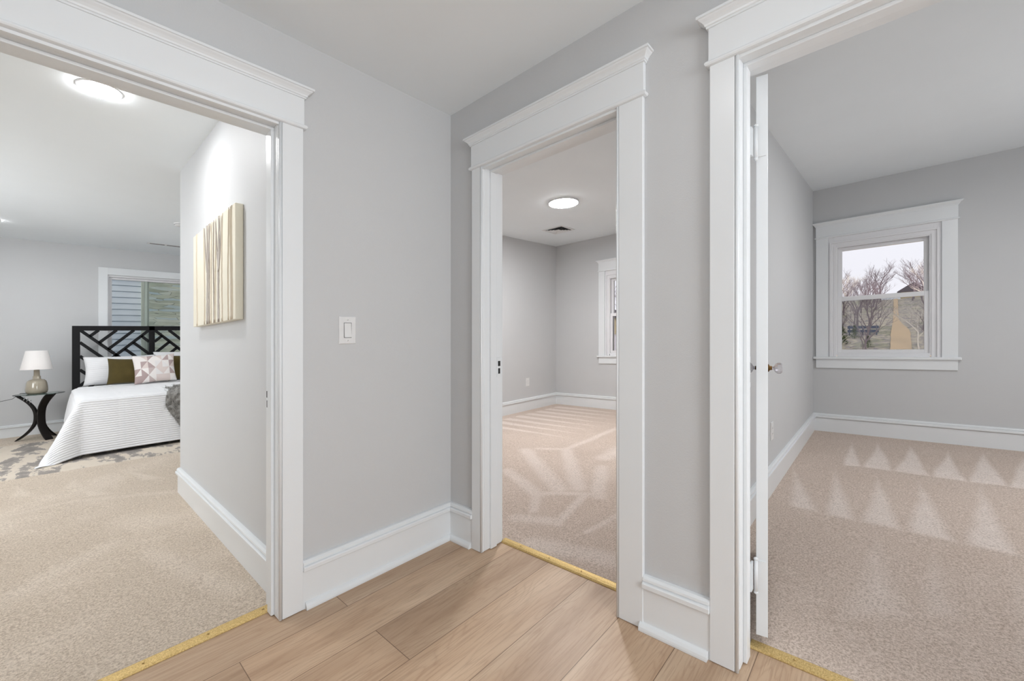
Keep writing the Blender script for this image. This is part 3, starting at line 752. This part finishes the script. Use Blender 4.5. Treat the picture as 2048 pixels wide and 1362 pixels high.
def wall_plate(name, face, s, z, label, cat, kind, sgn=1):
    t = empty(name, *face.p(s, 0.0, z)); tag(t, label, cat)
    w, h = 0.041, 0.0635
    rs = [[face.p(s+a*p, n, z+b_*q) for a, b_ in ((-1,-1),(1,-1),(1,1),(-1,1))] for p, q, n in ((w, h, 0.0005), (w, h, 0.003), (w-0.003, h-0.003, 0.006))]
    MB().rings(rs).build('wall_plate', 'plastic', t, bevel=0.0006)
    if kind == 'switch':
        rs = [[face.p(s-0.0165, n0, z-0.033), face.p(s+0.0165, n0, z-0.033), face.p(s+0.0165, n1, z+0.033), face.p(s-0.0165, n1, z+0.033)] for n0, n1 in ((0.005, 0.005), (0.0115, 0.0068))]
        MB().rings(rs).build('rocker', 'plastic', t, bevel=0.0006)
        m = MB(); face.box(m, s-0.0185, s+0.0185, 0.0058, 0.0063, z-0.035, z+0.035); m.build('rocker_gap', 'slot', t)
    else:
        for dz in (-0.019, 0.019):
            m = MB(); rs = [[face.p(s+a*0.0165, n, z+dz+b_*0.0135) for a, b_ in ((-1,-.6),(-.6,-1),(.6,-1),(1,-.6),(1,.6),(.6,1),(-.6,1),(-1,.6))] for n in (0.005, 0.0075)]
            rc = m.rings(rs).build('receptacle', 'plastic', t)
            m = MB()
            for ds in (-0.006, 0.006): face.box(m, s+ds-0.001, s+ds+0.001, 0.0074, 0.0078, z+dz-0.003, z+dz+0.005)
            m.build('slot', 'slot', rc)
    for dz in ((-0.048, 0.048) if kind == 'switch' else (0.0,)):
        c = face.p(s, 0.0058, z+dz); d = face.p(s, 1.0, z+dz); dd = (d[0]-c[0], d[1]-c[1], 0)
        MB().lathe_dir(c, dd, [(0.0032, 0.0), (0.003, 0.0008), (0.001, 0.0012)], 12).build('screw', 'steel', t)
    return t
wall_plate('light_switch', fA, 0.908, 1.190, 'white rocker light switch on the grey wall between two doorways', 'light switch', 'switch')
wall_plate('wall_outlet', fMid, 4.945, 0.452, 'white power outlet low on the left wall of the middle room', 'outlet', 'outlet')
wall_plate('wall_outlet', fRig, 3.37, 0.430, 'white power outlet seen edge-on low beside the open white door', 'outlet', 'outlet')

# ------------------------------------------------------------------ canvas of tree trunks on the partition
t = empty('canvas_picture', 0.655, 2.93, 1.27); tag(t, 'cream canvas of slender bare tree trunks hanging on the bedroom partition wall', 'picture')
cx0, cx1, cy0, cy1, cz0, cz1 = 0.617, 0.654, 2.462, 3.412, 1.270, 1.868
MB().box(cx0, cx1, cy0, cy1, cz0, cz1).build('canvas', 'canvas', t, bevel=0.003)
R = random.Random(4)
def trunk(y, w, mat, fork=None, seed=0):
    m = MB(); r = random.Random(seed); n = 26; pts = []
    for i in range(n+1):
        z = cz0+0.002 + (cz1-cz0-0.004)*i/n
        pts.append((y + 0.008*math.sin(z*7+seed) + r.uniform(-0.002, 0.002), z, w*(1.15-0.35*i/n)*(0.85+0.3*r.random())))
    rs = [[(cx0+0.001, a-ww, z), (cx0-0.004, a-ww*0.5, z), (cx0-0.005, a, z), (cx0-0.004, a+ww*0.5, z), (cx0+0.001, a+ww, z)] for a, z, ww in pts]
    m.rings(rs, True, True)
    if fork:
        zf, dy = fork
        for sg in (-1, 1):
            rs = []
            for i in range(11):
                u = i/10; z = zf + (cz1-0.003-zf)*u; a = y + sg*dy*u**0.8; ww = w*0.55*(1-0.4*u)
                rs.append([(cx0+0.001, a-ww, z), (cx0-0.005, a, z), (cx0+0.001, a+ww, z)])
            m.rings(rs, True, True)
    m.build('painted_trunk', mat, t)
for y, w, mat, fork in ((3.307, 0.012, 'canvas_tan', None), (3.105, 0.007, 'canvas_tan', None), (3.035, 0.020, 'canvas_grey', (1.58, 0.07)), (2.945, 0.016, 'canvas_tan', None),
                        (2.880, 0.008, 'canvas_grey', None), (2.845, 0.007, 'canvas_tan', None), (2.775, 0.018, 'canvas_grey', (1.55, 0.065)), (2.705, 0.011, 'canvas_tan', None),
                        (2.580, 0.006, 'canvas_tan', None), (2.540, 0.010, 'canvas_tan', None), (2.515, 0.005, 'canvas_tan', None), (2.985, 0.006, 'canvas_grey', None)):
    trunk(y, w, mat, fork, int(y*1000))

# ------------------------------------------------------------------ rug
m_ = MB()
NX, NY = 60, 40; P_ = []
for i in range(NX+1):
    row = []
    for j in range(NY+1):
        x = -1.55 + 3.35*i/NX; y0_ = 5.735 - 0.073*(x+0.322); y = y0_ + 2.12*j/NY
        e = min(i, NX-i, j, NY-j); z = 0.012 + 0.010*min(1, e/1.0) + 0.0008*mnoise.noise(Vector((x*9, y*9, 0)))
        row.append((x, y, z))
    P_.append(row)
m_.grid(P_); tag(m_.build('area_rug', 'rug'), 'cream rug with grey abstract blotches lying under the bed', 'rug')

# ------------------------------------------------------------------ bed
BX0, BX1, BYF, BYH, BZ = 0.20, 1.80, 6.36, 8.34, 0.60
t = empty('bed', 1.0, 7.35, 0.0); tag(t, 'bed with tall black lattice headboard under a white ribbed bedspread', 'bed')
YH = 8.38
hb = MB()
HBX0, HBX1 = 0.158, 1.842
for a, b_ in ((HBX0, 0.236), (HBX1-0.078, HBX1)): hb.box(a, b_, YH-0.02, YH+0.02, 0.012, 1.492)
hb.box(0.966, 1.034, YH-0.02, YH+0.02, 0.45, 1.492)
hb.box(0.236, HBX1-0.078, YH-0.02, YH+0.02, 1.426, 1.492); hb.box(0.236, HBX1-0.078, YH-0.02, YH+0.02, 0.45, 0.53)
head = hb.build('headboard', 'black_wood', t, bevel=0.002)
def bar(mb, x0, z0, x1, z1, w=0.039):
    d = Vector((x1-x0, 0, z1-z0)); d.normalize(); q = Vector((-d.z, 0, d.x))*w/2
    # run a little into the frame
    x0 -= d.x*0.006; z0 -= d.z*0.006; x1 += d.x*0.006; z1 += d.z*0.006
    rs = []
    for y in (YH-0.012, YH+0.012):
        rs.append([(x0+q.x, y, z0+q.z), (x1+q.x, y, z1+q.z), (x1-q.x, y, z1-q.z), (x0-q.x, y, z0-q.z)])
    mb.rings(rs)
segs = [((0.242, 1.427), (0.70, 0.969)), ((0.333, 1.345), (0.415, 1.427)), ((0.425, 1.250), (0.602, 1.427)), ((0.520, 1.155), (0.792, 1.427)),
        ((0.961, 1.425), (0.604, 1.068)), ((0.881, 1.340), (0.966, 1.255)), ((0.790, 1.245), (0.966, 1.069)), ((0.698, 1.150), (0.966, 0.882)),
        ((0.236, 1.257), (0.52, 0.973)), ((0.236, 1.065), (0.38, 0.921)), ((0.236, 0.872), (0.34, 0.768)), ((0.236, 0.650), (0.40, 0.814)), ((0.40, 0.814), (0.62, 1.034)), ((0.236, 0.53), (0.70, 0.99)), ((0.604, 1.068), (0.53, 0.994)), ((0.966, 0.70), (0.72, 0.946))]
lat = MB()
for (a, b_) in segs:
    bar(lat, a[0], a[1], b_[0], b_[1])
lat.build('lattice_panel', 'black_wood', head, bevel=0.0015)
lat = MB()
for (a, b_) in segs:
    bar(lat, 2.0-a[0], a[1], 2.0-b_[0], b_[1])
lat.build('lattice_panel', 'black_wood', head, bevel=0.0015)
MB().box(BX0, BX1, BYF, BYH, 0.20, 0.34).build('bed_base', 'mattress', t, bevel=0.01)
MB().box(BX0, BX1, BYF, BYH, 0.345, BZ-0.012).build('mattress', 'sham', t, bevel=0.03)
for x in (BX0+0.10, BX1-0.10):
    for y in (BYF+0.12, BYH-0.12): MB().lathe(x, y, [(0.022, 0.022), (0.03, 0.12), (0.034, 0.205)], 12).build('leg', 'black_wood', t)

# bedspread: draped over mattress, ribs run across the bed
RIB = 0.0245
def bed_top(y): return BZ + 0.012 + 0.019*(min(max(y, BYF), BYH)-BYF)      # the spread is fuller towards the pillows
def drape(x, y):
    """x, y measured on the flat cloth (bed coordinates, unbent); returns the draped point"""
    a = max(0.0, BX0-x); ar = max(0.0, x-BX1); b_ = max(0.0, BYF-y)
    aa = a if a > 0 else ar; sg = -1 if a > 0 else 1
    r = math.hypot(aa, b_); top = bed_top(y)
    rnd = 0.05
    if r <= 1e-6: return [min(max(x, BX0), BX1), max(y, BYF), top], 0.0
    phi = math.atan2(b_, aa)                        # 0 = off the side, 90 = off the foot
    corner = math.sin(2*phi)**2
    fl = 0.20 + 0.08*math.sin(phi) + 0.30*corner      # outward lean per unit fall
    fl = min(fl, 0.6)
    # round the mattress edge, then hang
    if r < rnd: drop = r*r/(2*rnd); out = r
    else: drop = rnd/2 + (r-rnd)*math.sqrt(1-fl*fl); out = rnd*0.9 + (r-rnd)*fl
    z = top - drop
    floor_z = 0.030
    if z < floor_z: out += (floor_z - z)*0.55; z = floor_z + 0.004*math.sin(r*60)
    px = min(max(x, BX0), BX1) + sg*out*math.cos(phi); py = max(y, BYF) - out*math.sin(phi)
    return [px, py, z], r
Q_ = []
S0, S1 = BX0-0.54, BX1+0.54
T0, T1 = BYF-0.60, BYH-0.42
NS = 150; NT = int((T1-T0)/RIB*7)
for i in range(NS+1):
    s_ = S0+(S1-S0)*i/NS
    row = []
    for j in range(NT+1):
        tt = T0+(T1-T0)*j/NT
        (px, py, pz), r = drape(s_, tt)
        # vertical quilting lines interrupt the ribs
        ql = abs(((s_ - 0.12) / 0.38) % 1.0 - 0.5)*2     # 1 on the line
        amp = 0.0075 if ql < 0.94 else 0.001
        w = abs(math.sin(math.pi*(tt - T0)/RIB + (0.8 if ql > 0.96 else 0)))
        w = w**0.6*amp
        lump = 0.007*mnoise.noise(Vector((s_*2.6, tt*2.6, 3.1))) + 0.002*mnoise.noise(Vector((s_*9, tt*5, 1.1)))
        if r > 0.03:
            b_ = max(0.0, BYF-tt); a = max(0.0, BX0-s_); ar = max(0.0, s_-BX1); L = math.hypot(max(a, ar), b_) or 1
            nx, ny = (-a + ar)/L, -b_/L; k = w + lump*1.4 + 0.010*math.sin(s_*7.0)*min(1, r*2)
            px += nx*k; py += ny*k
        else: pz += w*0.6 + lump
        row.append((px, py, max(pz, 0.026)))
    Q_.append(row)
mb = MB(); mb.grid(Q_)
q = mb.build('bedspread', 'quilt'); tag(q, 'white ribbed bedspread draped over the bed to the floor', 'bedspread')
md = q.modifiers.new('thickness', 'SOLIDIFY'); md.thickness = 0.006; md.offset = -1
# folded edge of the spread near the pillows
m_ = MB(); rs = []
for i in range(60):
    s_ = BX0-0.05 + (BX1-BX0+0.10)*i/59
    a = max(0, BX0-s_, s_-BX1)
    rs.append([(s_ if a == 0 else (BX0-a*0.6 if s_ < BX0 else BX1+a*0.6), T1-0.02+0.016*math.cos(w)+0.006*math.sin(s_*9), BZ+0.050-a*0.8+0.008*math.sin(w)) for w in [k*math.pi/4 for k in range(8)]])
m_.rings(rs, True, True); m_.build('folded_hem', 'quilt', q)

# ------------------------------------------------------------------ pillows
def pillow(name, cx, cy, cz, w, h, th, tilt, mat, label, cat, rib=0.0, yaw=0.0, group=None, seed=1, roll=0.0, uvon=False):
    n, k = 44, 44; v = []; fcs = []; uvs = []
    ct, st = math.cos(tilt), math.sin(tilt); cyw, syw = math.cos(yaw), math.sin(yaw); cr, sr = math.cos(roll), math.sin(roll)
    def prof(u, vv, side):
        e = max(0.0, (1-abs(u)**2.6))**0.5*max(0.0, (1-abs(vv)**2.6))**0.5
        pin = 1 - 0.07*(1-u*u)*abs(vv)**3          # edges pulled in between the corners
        pin2 = 1 - 0.07*(1-vv*vv)*abs(u)**3
        x = u*w/2*pin2; z = vv*h/2*pin
        d = side*th/2*e
        d += side*0.010*e*mnoise.noise(Vector((u*2+seed, vv*2, side)))
        if rib and e > 0.12: d += side*rib*abs(math.sin(vv*h/2/0.027*math.pi))**0.6
        return x, d, z
    idx = {}
    for side in (-1, 1):
        for i in range(n+1):
            for j in range(k+1):
                u, vv = -1+2*i/n, -1+2*j/k
                edge = i in (0, n) or j in (0, k)
                key = (i, j, 0 if edge else side)
                if key in idx: continue
                x, d, z = prof(u, vv, side)
                x, z = x*cr - z*sr, x*sr + z*cr
                z += h/2
                y = d*ct + z*st; z2 = z*ct - d*st
                X = x*cyw - y*syw; Y = x*syw + y*cyw
                idx[key] = len(v); v.append((cx+X, cy+Y, cz+z2)); uvs.append((i/n, j/k))
    g = lambda i, j, side: idx[(i, j, 0 if (i in (0, n) or j in (0, k)) else side)]
    for side in (-1, 1):
        for i in range(n):
            for j in range(k): fcs.append((g(i, j, side), g(i+1, j, side), g(i+1, j+1, side), g(i, j+1, side)))
    mb = MB(); mb.add(v, fcs, True)
    o = mb.build(name, mat, uvs=uvs if uvon else None, origin=(cx, cy, cz))
    tag(o, label, cat, group)
    return o
PZ = BZ+0.058
pillow('pillow', 0.635, 8.10, PZ, 0.76, 0.41, 0.17, 0.25, 'sham', 'white ribbed pillow at the left end of the black headboard', 'pillow', 0.007, group='white pillows against the headboard')
pillow('pillow', 1.395, 8.14, PZ-0.01, 0.80, 0.46, 0.17, 0.22, 'sham', 'white pillow behind the patterned cushion, right half of the headboard', 'pillow', 0.004, group='white pillows against the headboard', seed=4)
pillow('cushion', 0.69, 7.90, PZ, 0.42, 0.37, 0.15, 0.26, 'olive', 'olive green cushion between the ribbed white pillow and the triangle cushion', 'cushion', group='square olive cushions', seed=2, roll=-0.04)
pillow('cushion', 1.34, 7.92, PZ, 0.42, 0.39, 0.15, 0.26, 'olive', 'olive green cushion to the right of the triangle patterned cushion', 'cushion', group='square olive cushions', seed=7)
pillow('cushion', 0.965, 7.755, PZ, 0.47, 0.41, 0.15, 0.28, 'tri', 'oblong cushion patterned with pink and taupe triangles', 'cushion', seed=3, roll=0.05, uvon=True)

# ------------------------------------------------------------------ shaggy grey throw over the foot of the bed
m_ = MB(); P_ = []; ni, nj = 70, 90
R = random.Random(9)
top_pts = []
for i in range(ni+1):
    u = i/ni; row = []
    for j in range(nj+1):
        vv = j/nj                                     # 0 = up on the bed, 1 = hanging tip
        sx = 0.93 + 0.75*u - 0.02*vv + 0.05*math.sin(vv*9)*(1-u) + 0.10*max(0, vv-0.55)*(1-u)*1.3
        length = 0.50 + 0.33*(1-abs(u-0.35)*1.6)
        ty = BYF + 0.42*(1 - u*0.2) - vv*(0.42 + length)
        (px, py, pz), r = drape(sx, ty)
        k = 0.022 + 0.020*mnoise.noise(Vector((sx*22, ty*22, 0))) + 0.014*mnoise.noise(Vector((sx*60, ty*40, 2))) + 0.02*abs(math.sin(sx*16+vv*2))
        e = min(u, 1-u, vv, 1-vv)*12; k *= min(1, 0.5+e)
        if r > 0.03: py -= k*1.0
        else: pz += k
        p = (px, py, pz); row.append(p)
        if R.random() < 0.55: top_pts.append((p, r))
    P_.append(row)
m_.grid(P_)
for (p, r) in top_pts:
    d = Vector((R.uniform(-.6, .6), -0.35-R.random()*0.5, -0.8)) if r > 0.03 else Vector((R.uniform(-.8, .8), R.uniform(-1, .3), 0.4))
    d.normalize(); L = R.uniform(0.018, 0.042); sd = Vector((0.0022, 0, 0)); p = Vector(p)
    m_.add([p-sd, p+sd, p+d*L+Vector((R.uniform(-.008, .008), 0, 0))], [(0, 1, 2)])
th_ = m_.build('throw_blanket', 'fur'); tag(th_, 'grey shaggy throw hanging over the foot end of the white bedspread', 'throw')
md = th_.modifiers.new('thickness', 'SOLIDIFY'); md.thickness = 0.004

# ------------------------------------------------------------------ bedside table and lamp
TX, TY, TZ = -0.135, 8.12, 0.605
t = empty('side_table', TX, TY, 0.012); tag(t, 'small glass topped bedside table on curved dark wooden legs', 'side table')
m_ = MB(); m_.lathe(TX, TY, [(0.222, TZ-0.009), (0.226, TZ-0.006), (0.226, TZ-0.001), (0.223, TZ)], 56, False); m_.build('table_top', 'tableglass', t)
def arc_leg(ang, wdt, rad_b, rad_t, belly=0.030, nm='leg'):
    # a bent board: out at the floor, in to the middle, out again under the glass
    m = MB(); d = Vector((math.cos(ang), math.sin(ang), 0)); q = Vector((-d.y, d.x, 0)); rs = []
    n = 28; H0, H1 = 0.013, TZ-0.011
    for i in range(n+1):
        u = i/n; z = H0+(H1-H0)*u; w = (2*u-1)
        r = belly + (rad_b-belly)*(abs(w)**2.2 if w < 0 else 0) + (rad_t-belly)*(abs(w)**2.2 if w > 0 else 0)
        th = 0.011*(1.35-0.5*abs(w))
        c = Vector((TX, TY, z)) + d*r
        sl = (2.2*abs(w)**1.2)*((rad_b-belly) if w < 0 else (rad_t-belly))*(2/(H1-H0))*(1 if w > 0 else -1)
        nn = Vector((d.x, d.y, -sl)); nn.normalize()
        hw = wdt/2
        rs.append([tuple(c+q*hw+nn*th), tuple(c-q*hw+nn*th), tuple(c-q*hw-nn*th), tuple(c+q*hw-nn*th)])
        if i in (0, n): rs[-1] = [(p_[0], p_[1], z) for p_ in rs[-1]]
    return m.rings(rs, True).build(nm, 'table_wood', t, bevel=0.003)
arc_leg(math.radians(158), 0.05, 0.215, 0.215)
arc_leg(math.radians(-62), 0.075, 0.19, 0.19)
arc_leg(math.radians(48), 0.05, 0.205, 0.205)
m_ = MB(); R = random.Random(2)
for k in range(3):
    a = math.radians(158); c0 = Vector((TX, TY, 0)) + Vector((math.cos(a), math.sin(a), 0))*(0.150-0.028*k); zc = TZ-0.062-0.020*k
    pts = [(c0.x + 0.006*math.cos(w)+0.01, c0.y-0.020+0.034*math.sin(w)*0.4, zc+0.020*math.cos(w)) for w in [i*2*math.pi/14 for i in range(15)]]
    m_.tube(pts, 0.0035, 6)
m_.build('steel_ring_detail', 'steel', t)

LX, LY = -0.158, 8.13
t = empty('table_lamp', LX, LY, TZ); tag(t, 'table lamp with white cone shade and taupe glazed base on the glass table', 'lamp')
z0 = TZ+0.0015
MB().lathe(LX, LY, [(0.080, z0), (0.090, z0+0.006), (0.099, z0+0.028), (0.100, z0+0.055), (0.097, z0+0.095), (0.091, z0+0.135), (0.083, z0+0.160), (0.068, z0+0.176), (0.042, z0+0.184), (0.036, z0+0.190), (0.035, z0+0.222), (0.028, z0+0.229), (0.026, z0+0.302), (0.020, z0+0.306)], 40).build('lamp_base', 'lamp_glass', t)
MB().lathe(LX, LY, [(0.012, z0+0.300), (0.012, z0+0.315), (0.007, z0+0.318), (0.007, z0+0.545)], 16).build('neck', 'brass_old', t)
zs0, zs1 = z0+0.310, z0+0.552
sh = MB(); n = 48; pr = [(0.143, zs0), (0.097, zs1), (0.094, zs1), (0.140, zs0)]
sh.rings([[(LX+r*math.cos(2*math.pi*j/n), LY+r*math.sin(2*math.pi*j/n), z) for j in range(n)] for r, z in pr+[pr[0]]], False, True)
so = sh.build('lamp_shade', 'shade', t)
m_ = MB()
for k in range(3):
    a = k*2*math.pi/3; m_.tube([(LX, LY, zs1-0.03), (LX+0.095*math.cos(a), LY+0.095*math.sin(a), zs1-0.006)], 0.0018, 6)
m_.build('shade_spider', 'steel', so)
m_ = MB(); m_.tube([(LX-0.02, LY+0.09, z0+0.004), (-0.3, 8.33, TZ+0.004), (-0.37, 8.40, 0.54), (-0.50, 8.60, 0.50), (-0.75, 8.633, 0.48)], 0.003, 6)
m_.build('power_cord', 'slot', t)

# ------------------------------------------------------------------ outside: neighbouring clapboard wall and stone wall behind the bedroom
t = empty('neighbour_house', 0.0, 9.9, 0.0); tag(t, 'pale blue clapboard house wall close outside the bedroom window', 'house')
m_ = MB(); z = -0.5; k = 0
while z < 2.26-0.001:
    zt = z+0.1015; m_.rings([[(x, 9.64, z), (x, 9.604, z), (x, 9.612, zt-0.007), (x, 9.635, zt-0.006), (x, 9.64, zt-0.006)] for x in (-1.5, 1.005)]); z = zt
m_.box(-1.5, 1.005, 9.635, 9.8, -0.5, 3.4)
m_.build('clapboards', 'siding', t)
MB().box(-1.5, 1.005, 9.585, 9.62, z+0.01, 3.4).build('frieze_board', 'siding', t)
MB().box(1.005, 1.075, 9.58, 9.8, -0.5, 3.4).build('corner_board', M['greenbar'], t)
m_ = MB(); P_ = []
for i in range(81):
    P_.append([(1.08+4.0*i/80, 10.1+0.06*mnoise.noise(Vector((i*.35, j*.6, 0))), -0.5+4.2*j/60) for j in range(61)])
m_.grid(P_); m_.box(1.08, 5.08, 10.2, 10.6, -0.5, 3.7)
tag(m_.build('stone_wall', 'stone'), 'weathered green grey stone wall outside the bedroom window', 'wall')

# ------------------------------------------------------------------ outside: hillside seen through the far rooms' windows
def gz(x, y):
    base = -5.0 if x < 18 else -5.0 + (x-18)*0.205 if x < 75 else 6.7 + (x-75)*0.03
    return base + 0.5*mnoise.noise(Vector((x*0.06, y*0.06, 0))) - 0.03*y*min(1, max(0, x-18)/40) + 0.25*mnoise.noise(Vector((x*.25, y*.25, 1)))
m_ = MB(); m_.grid([[(7+108*i/90, -60+140*j/100, gz(7+108*i/90, -60+140*j/100)) for j in range(101)] for i in range(91)])
gr = m_.build('hillside_ground', 'hill', level=False); gr['kind'] = 'structure'
m_ = MB(); P_ = []
for i in range(140):
    x = 30+46*i/139; w = min(1, max(0, (57-x)/7)); w = w*w*(3-2*w); c = -0.0175*x - 0.30*w; hw = 0.20 + 0.42*w + 0.05*mnoise.noise(Vector((x*0.9, 0, 5)))
    P_.append([(x, c-hw+2*hw*j/6, gz(x, c-hw+2*hw*j/6)+0.07) for j in range(7)])
m_.grid(P_); tag(m_.build('dirt_track', 'dirt', level=False), 'sandy dirt track climbing the hillside outside the right room window', 'track')

def grow(m, p, d, L, r, depth, rnd):
    n = 4; pts = [tuple(p)]; rad = [r]; q = Vector(p); dd = Vector(d)
    for i in range(n):
        dd = (dd + Vector((rnd.uniform(-.18, .18), rnd.uniform(-.18, .18), rnd.uniform(-.02, .14)))).normalized()
        q = q + dd*(L/n); pts.append(tuple(q)); rad.append(r*(1-0.45*(i+1)/n))
    m.tube(pts, rad, 5 if depth > 2 else 3, False)
    if depth == 0: return
    for k in range(rnd.choice((3, 4)) if depth > 1 else 4):
        a = rnd.uniform(0, 2*math.pi); sp = rnd.uniform(0.45, 0.95)
        b = Vector(pts[rnd.choice((2, 3, 4, 4))]); nd = (dd + Vector((math.cos(a)*sp, math.sin(a)*sp, rnd.uniform(-.1, .35)))).normalized()
        grow(m, b, nd, L*rnd.uniform(0.58, 0.78), r*0.52, depth-1, rnd)
protos = []
for k in range(4):
    rnd = random.Random(20+k); m = MB()
    grow(m, (0, 0, -0.3), Vector((0, 0, 1)), 3.0, 0.13, 4, rnd)
    mt = 'bark2' if k == 3 else 'bark'
    o = m.build('bare_tree', mt, level=False, origin=(0, 0, 0)); protos.append(o)
rnd = random.Random(77)
spots = []
def crowded(x, y): return any((x-a)**2 + (y-b_)**2 < 2.3**2 for a, b_, _, _ in spots)
for i in range(52):
    x = 40 + 36*((i*0.618) % 1.0); ratio = -0.14 + 0.29*(((i*0.382) % 1.0))
    for _ in range(12):
        if crowded(x, x*ratio): x = 40 + (x - 40 + 3.7) % 36
    spots.append((x, x*ratio, rnd.uniform(0.50, 0.70)*(0.4 + x/80), (0, 1, 2, 0, 1, 2, 3)[i % 7]))
spots += [(62, 3.4, 0.62, 0), (73, -2.9, 0.7, 1), (66, -3.6, 0.7, 2), (47, -2.1, 0.45, 3), (52, 0.9, 0.5, 2), (55, 2.2, 0.5, 1), (44, 2.6, 0.4, 0), (46, -1.9, 0.4, 1), (49.5, 3.0, 0.45, 2), (51, -2.6, 0.5, 0), (43, 1.2, 0.32, 2), (54, -1.9, 0.45, 2), (37, 19.2, 1.0, 0), (44, 24, 1.1, 1), (75, -0.2, 0.6, 0), (76, 1.6, 0.45, 2)]
for i, (x, y, s, k) in enumerate(spots):
    if abs(y + 0.0185*x) < 1.3: y += 1.8 if y > -0.0185*x else -1.8
    o = protos[k].copy() if i >= 4 else protos[i]
    if i >= 4: COL.objects.link(o)
    o.location = (x, y, gz(x, y)-0.1); o.rotation_euler = (0, 0, rnd.uniform(0, 6.28)); o.scale = (s, s, s*1.05)
    tag(o, 'bare leafless tree on the hillside outside the far rooms\' windows', 'tree', 'bare trees on the hillside')
# little house on the ridge, slate fence and shrubs on the slope
hx_, hy_ = 79.0, -3.1; hz_ = gz(hx_, hy_)
t = bpy.data.objects.new('ridge_house', None); COL.objects.link(t); t.location = (hx_, hy_, hz_); tag(t, 'small distant house with dark gable roof among the hilltop trees', 'house')
MB().box(hx_-1.5, hx_+1.5, hy_-1.2, hy_+1.2, hz_-0.3, hz_+1.05).build('house_wall', 'house', t, level=False)
MB().rings([[(x, hy_-1.6, hz_+1.0), (x, hy_+1.6, hz_+1.0), (x, hy_+1.6, hz_+1.1), (x, hy_, hz_+2.3), (x, hy_-1.6, hz_+1.1)] for x in (hx_-1.7, hx_+1.7)]).build('roof', 'shingle', t, level=False)
fx, fy0, fy1 = 50.0, 0.35, 2.35; fz = gz(fx, 1.3)
t = bpy.data.objects.new('slat_fence', None); COL.objects.link(t); t.location = (fx, 1.3, fz); tag(t, 'short slate blue board fence beside the dirt track', 'fence')
for k in range(5): MB().box(fx-0.05, fx+0.05, fy0+0.48*k, fy0+0.48*k+0.08, fz-0.4, fz+0.9).build('post', 'fence', t, level=False)
for k in range(2): MB().box(fx-0.08, fx-0.04, fy0-0.1, fy1+0.1, fz+0.25+0.35*k, fz+0.5+0.35*k).build('board', 'fence', t, level=False)
for (x, y, s) in ((47, 2.75, 0.75), (49, 1.9, 0.5), (45, 0.9, 0.4)):
    m = MB(); rr = random.Random(int(x*10))
    zg = gz(x, y)
    for i in range(420):
        a = rr.uniform(0, 6.28); h = rr.random(); r_ = s*(1-h)*rr.random()**0.5*1.1; p = Vector((x+r_*math.cos(a), y+r_*math.sin(a), zg+h*s*2.4))
        d = Vector((math.cos(a), math.sin(a), 0.5))*0.12*s*2; q = Vector((-math.sin(a), math.cos(a), 0))*0.04*s*2
        m.add([p-q, p+q, p+d], [(0, 1, 2)])
    m.tube([(x, y, zg-0.1), (x, y, zg+s*2.2)], [0.03, 0.01], 6)
    tag(m.build('evergreen_shrub', 'bush', level=False), 'small green conifer shrub low on the slope outside the right window', 'shrub', 'green shrubs on the slope')
# neighbouring house seen through the middle room window
t = bpy.data.objects.new('neighbour_building', None); COL.objects.link(t); t.location = (17, 9.6, gz(17, 9.6)); tag(t, 'tan and pale lilac neighbouring house outside the middle room window', 'house')
MB().box(16, 20, 7.2, 11.2, -6, 1.35).build('lower_wall', 'house2', t, level=False)
MB().box(15.95, 20.05, 7.15, 11.2, 1.35, 2.05).build('upper_wall', 'house', t, level=False)
MB().rings([[(x, 6.9, 2.05), (x, 11.4, 2.05), (x, 11.4, 2.12), (x, 9.2, 2.5), (x, 6.9, 2.12)] for x in (15.8, 20.2)]).build('roof', 'shingle', t, level=False)

SC.cycles.max_bounces = 10; SC.cycles.diffuse_bounces = 6; SC.cycles.transparent_max_bounces = 12
SC.cycles.sample_clamp_indirect = 6.0
SC.cycles.caustics_reflective = False; SC.cycles.caustics_refractive = False
SC.cycles.use_denoising = True
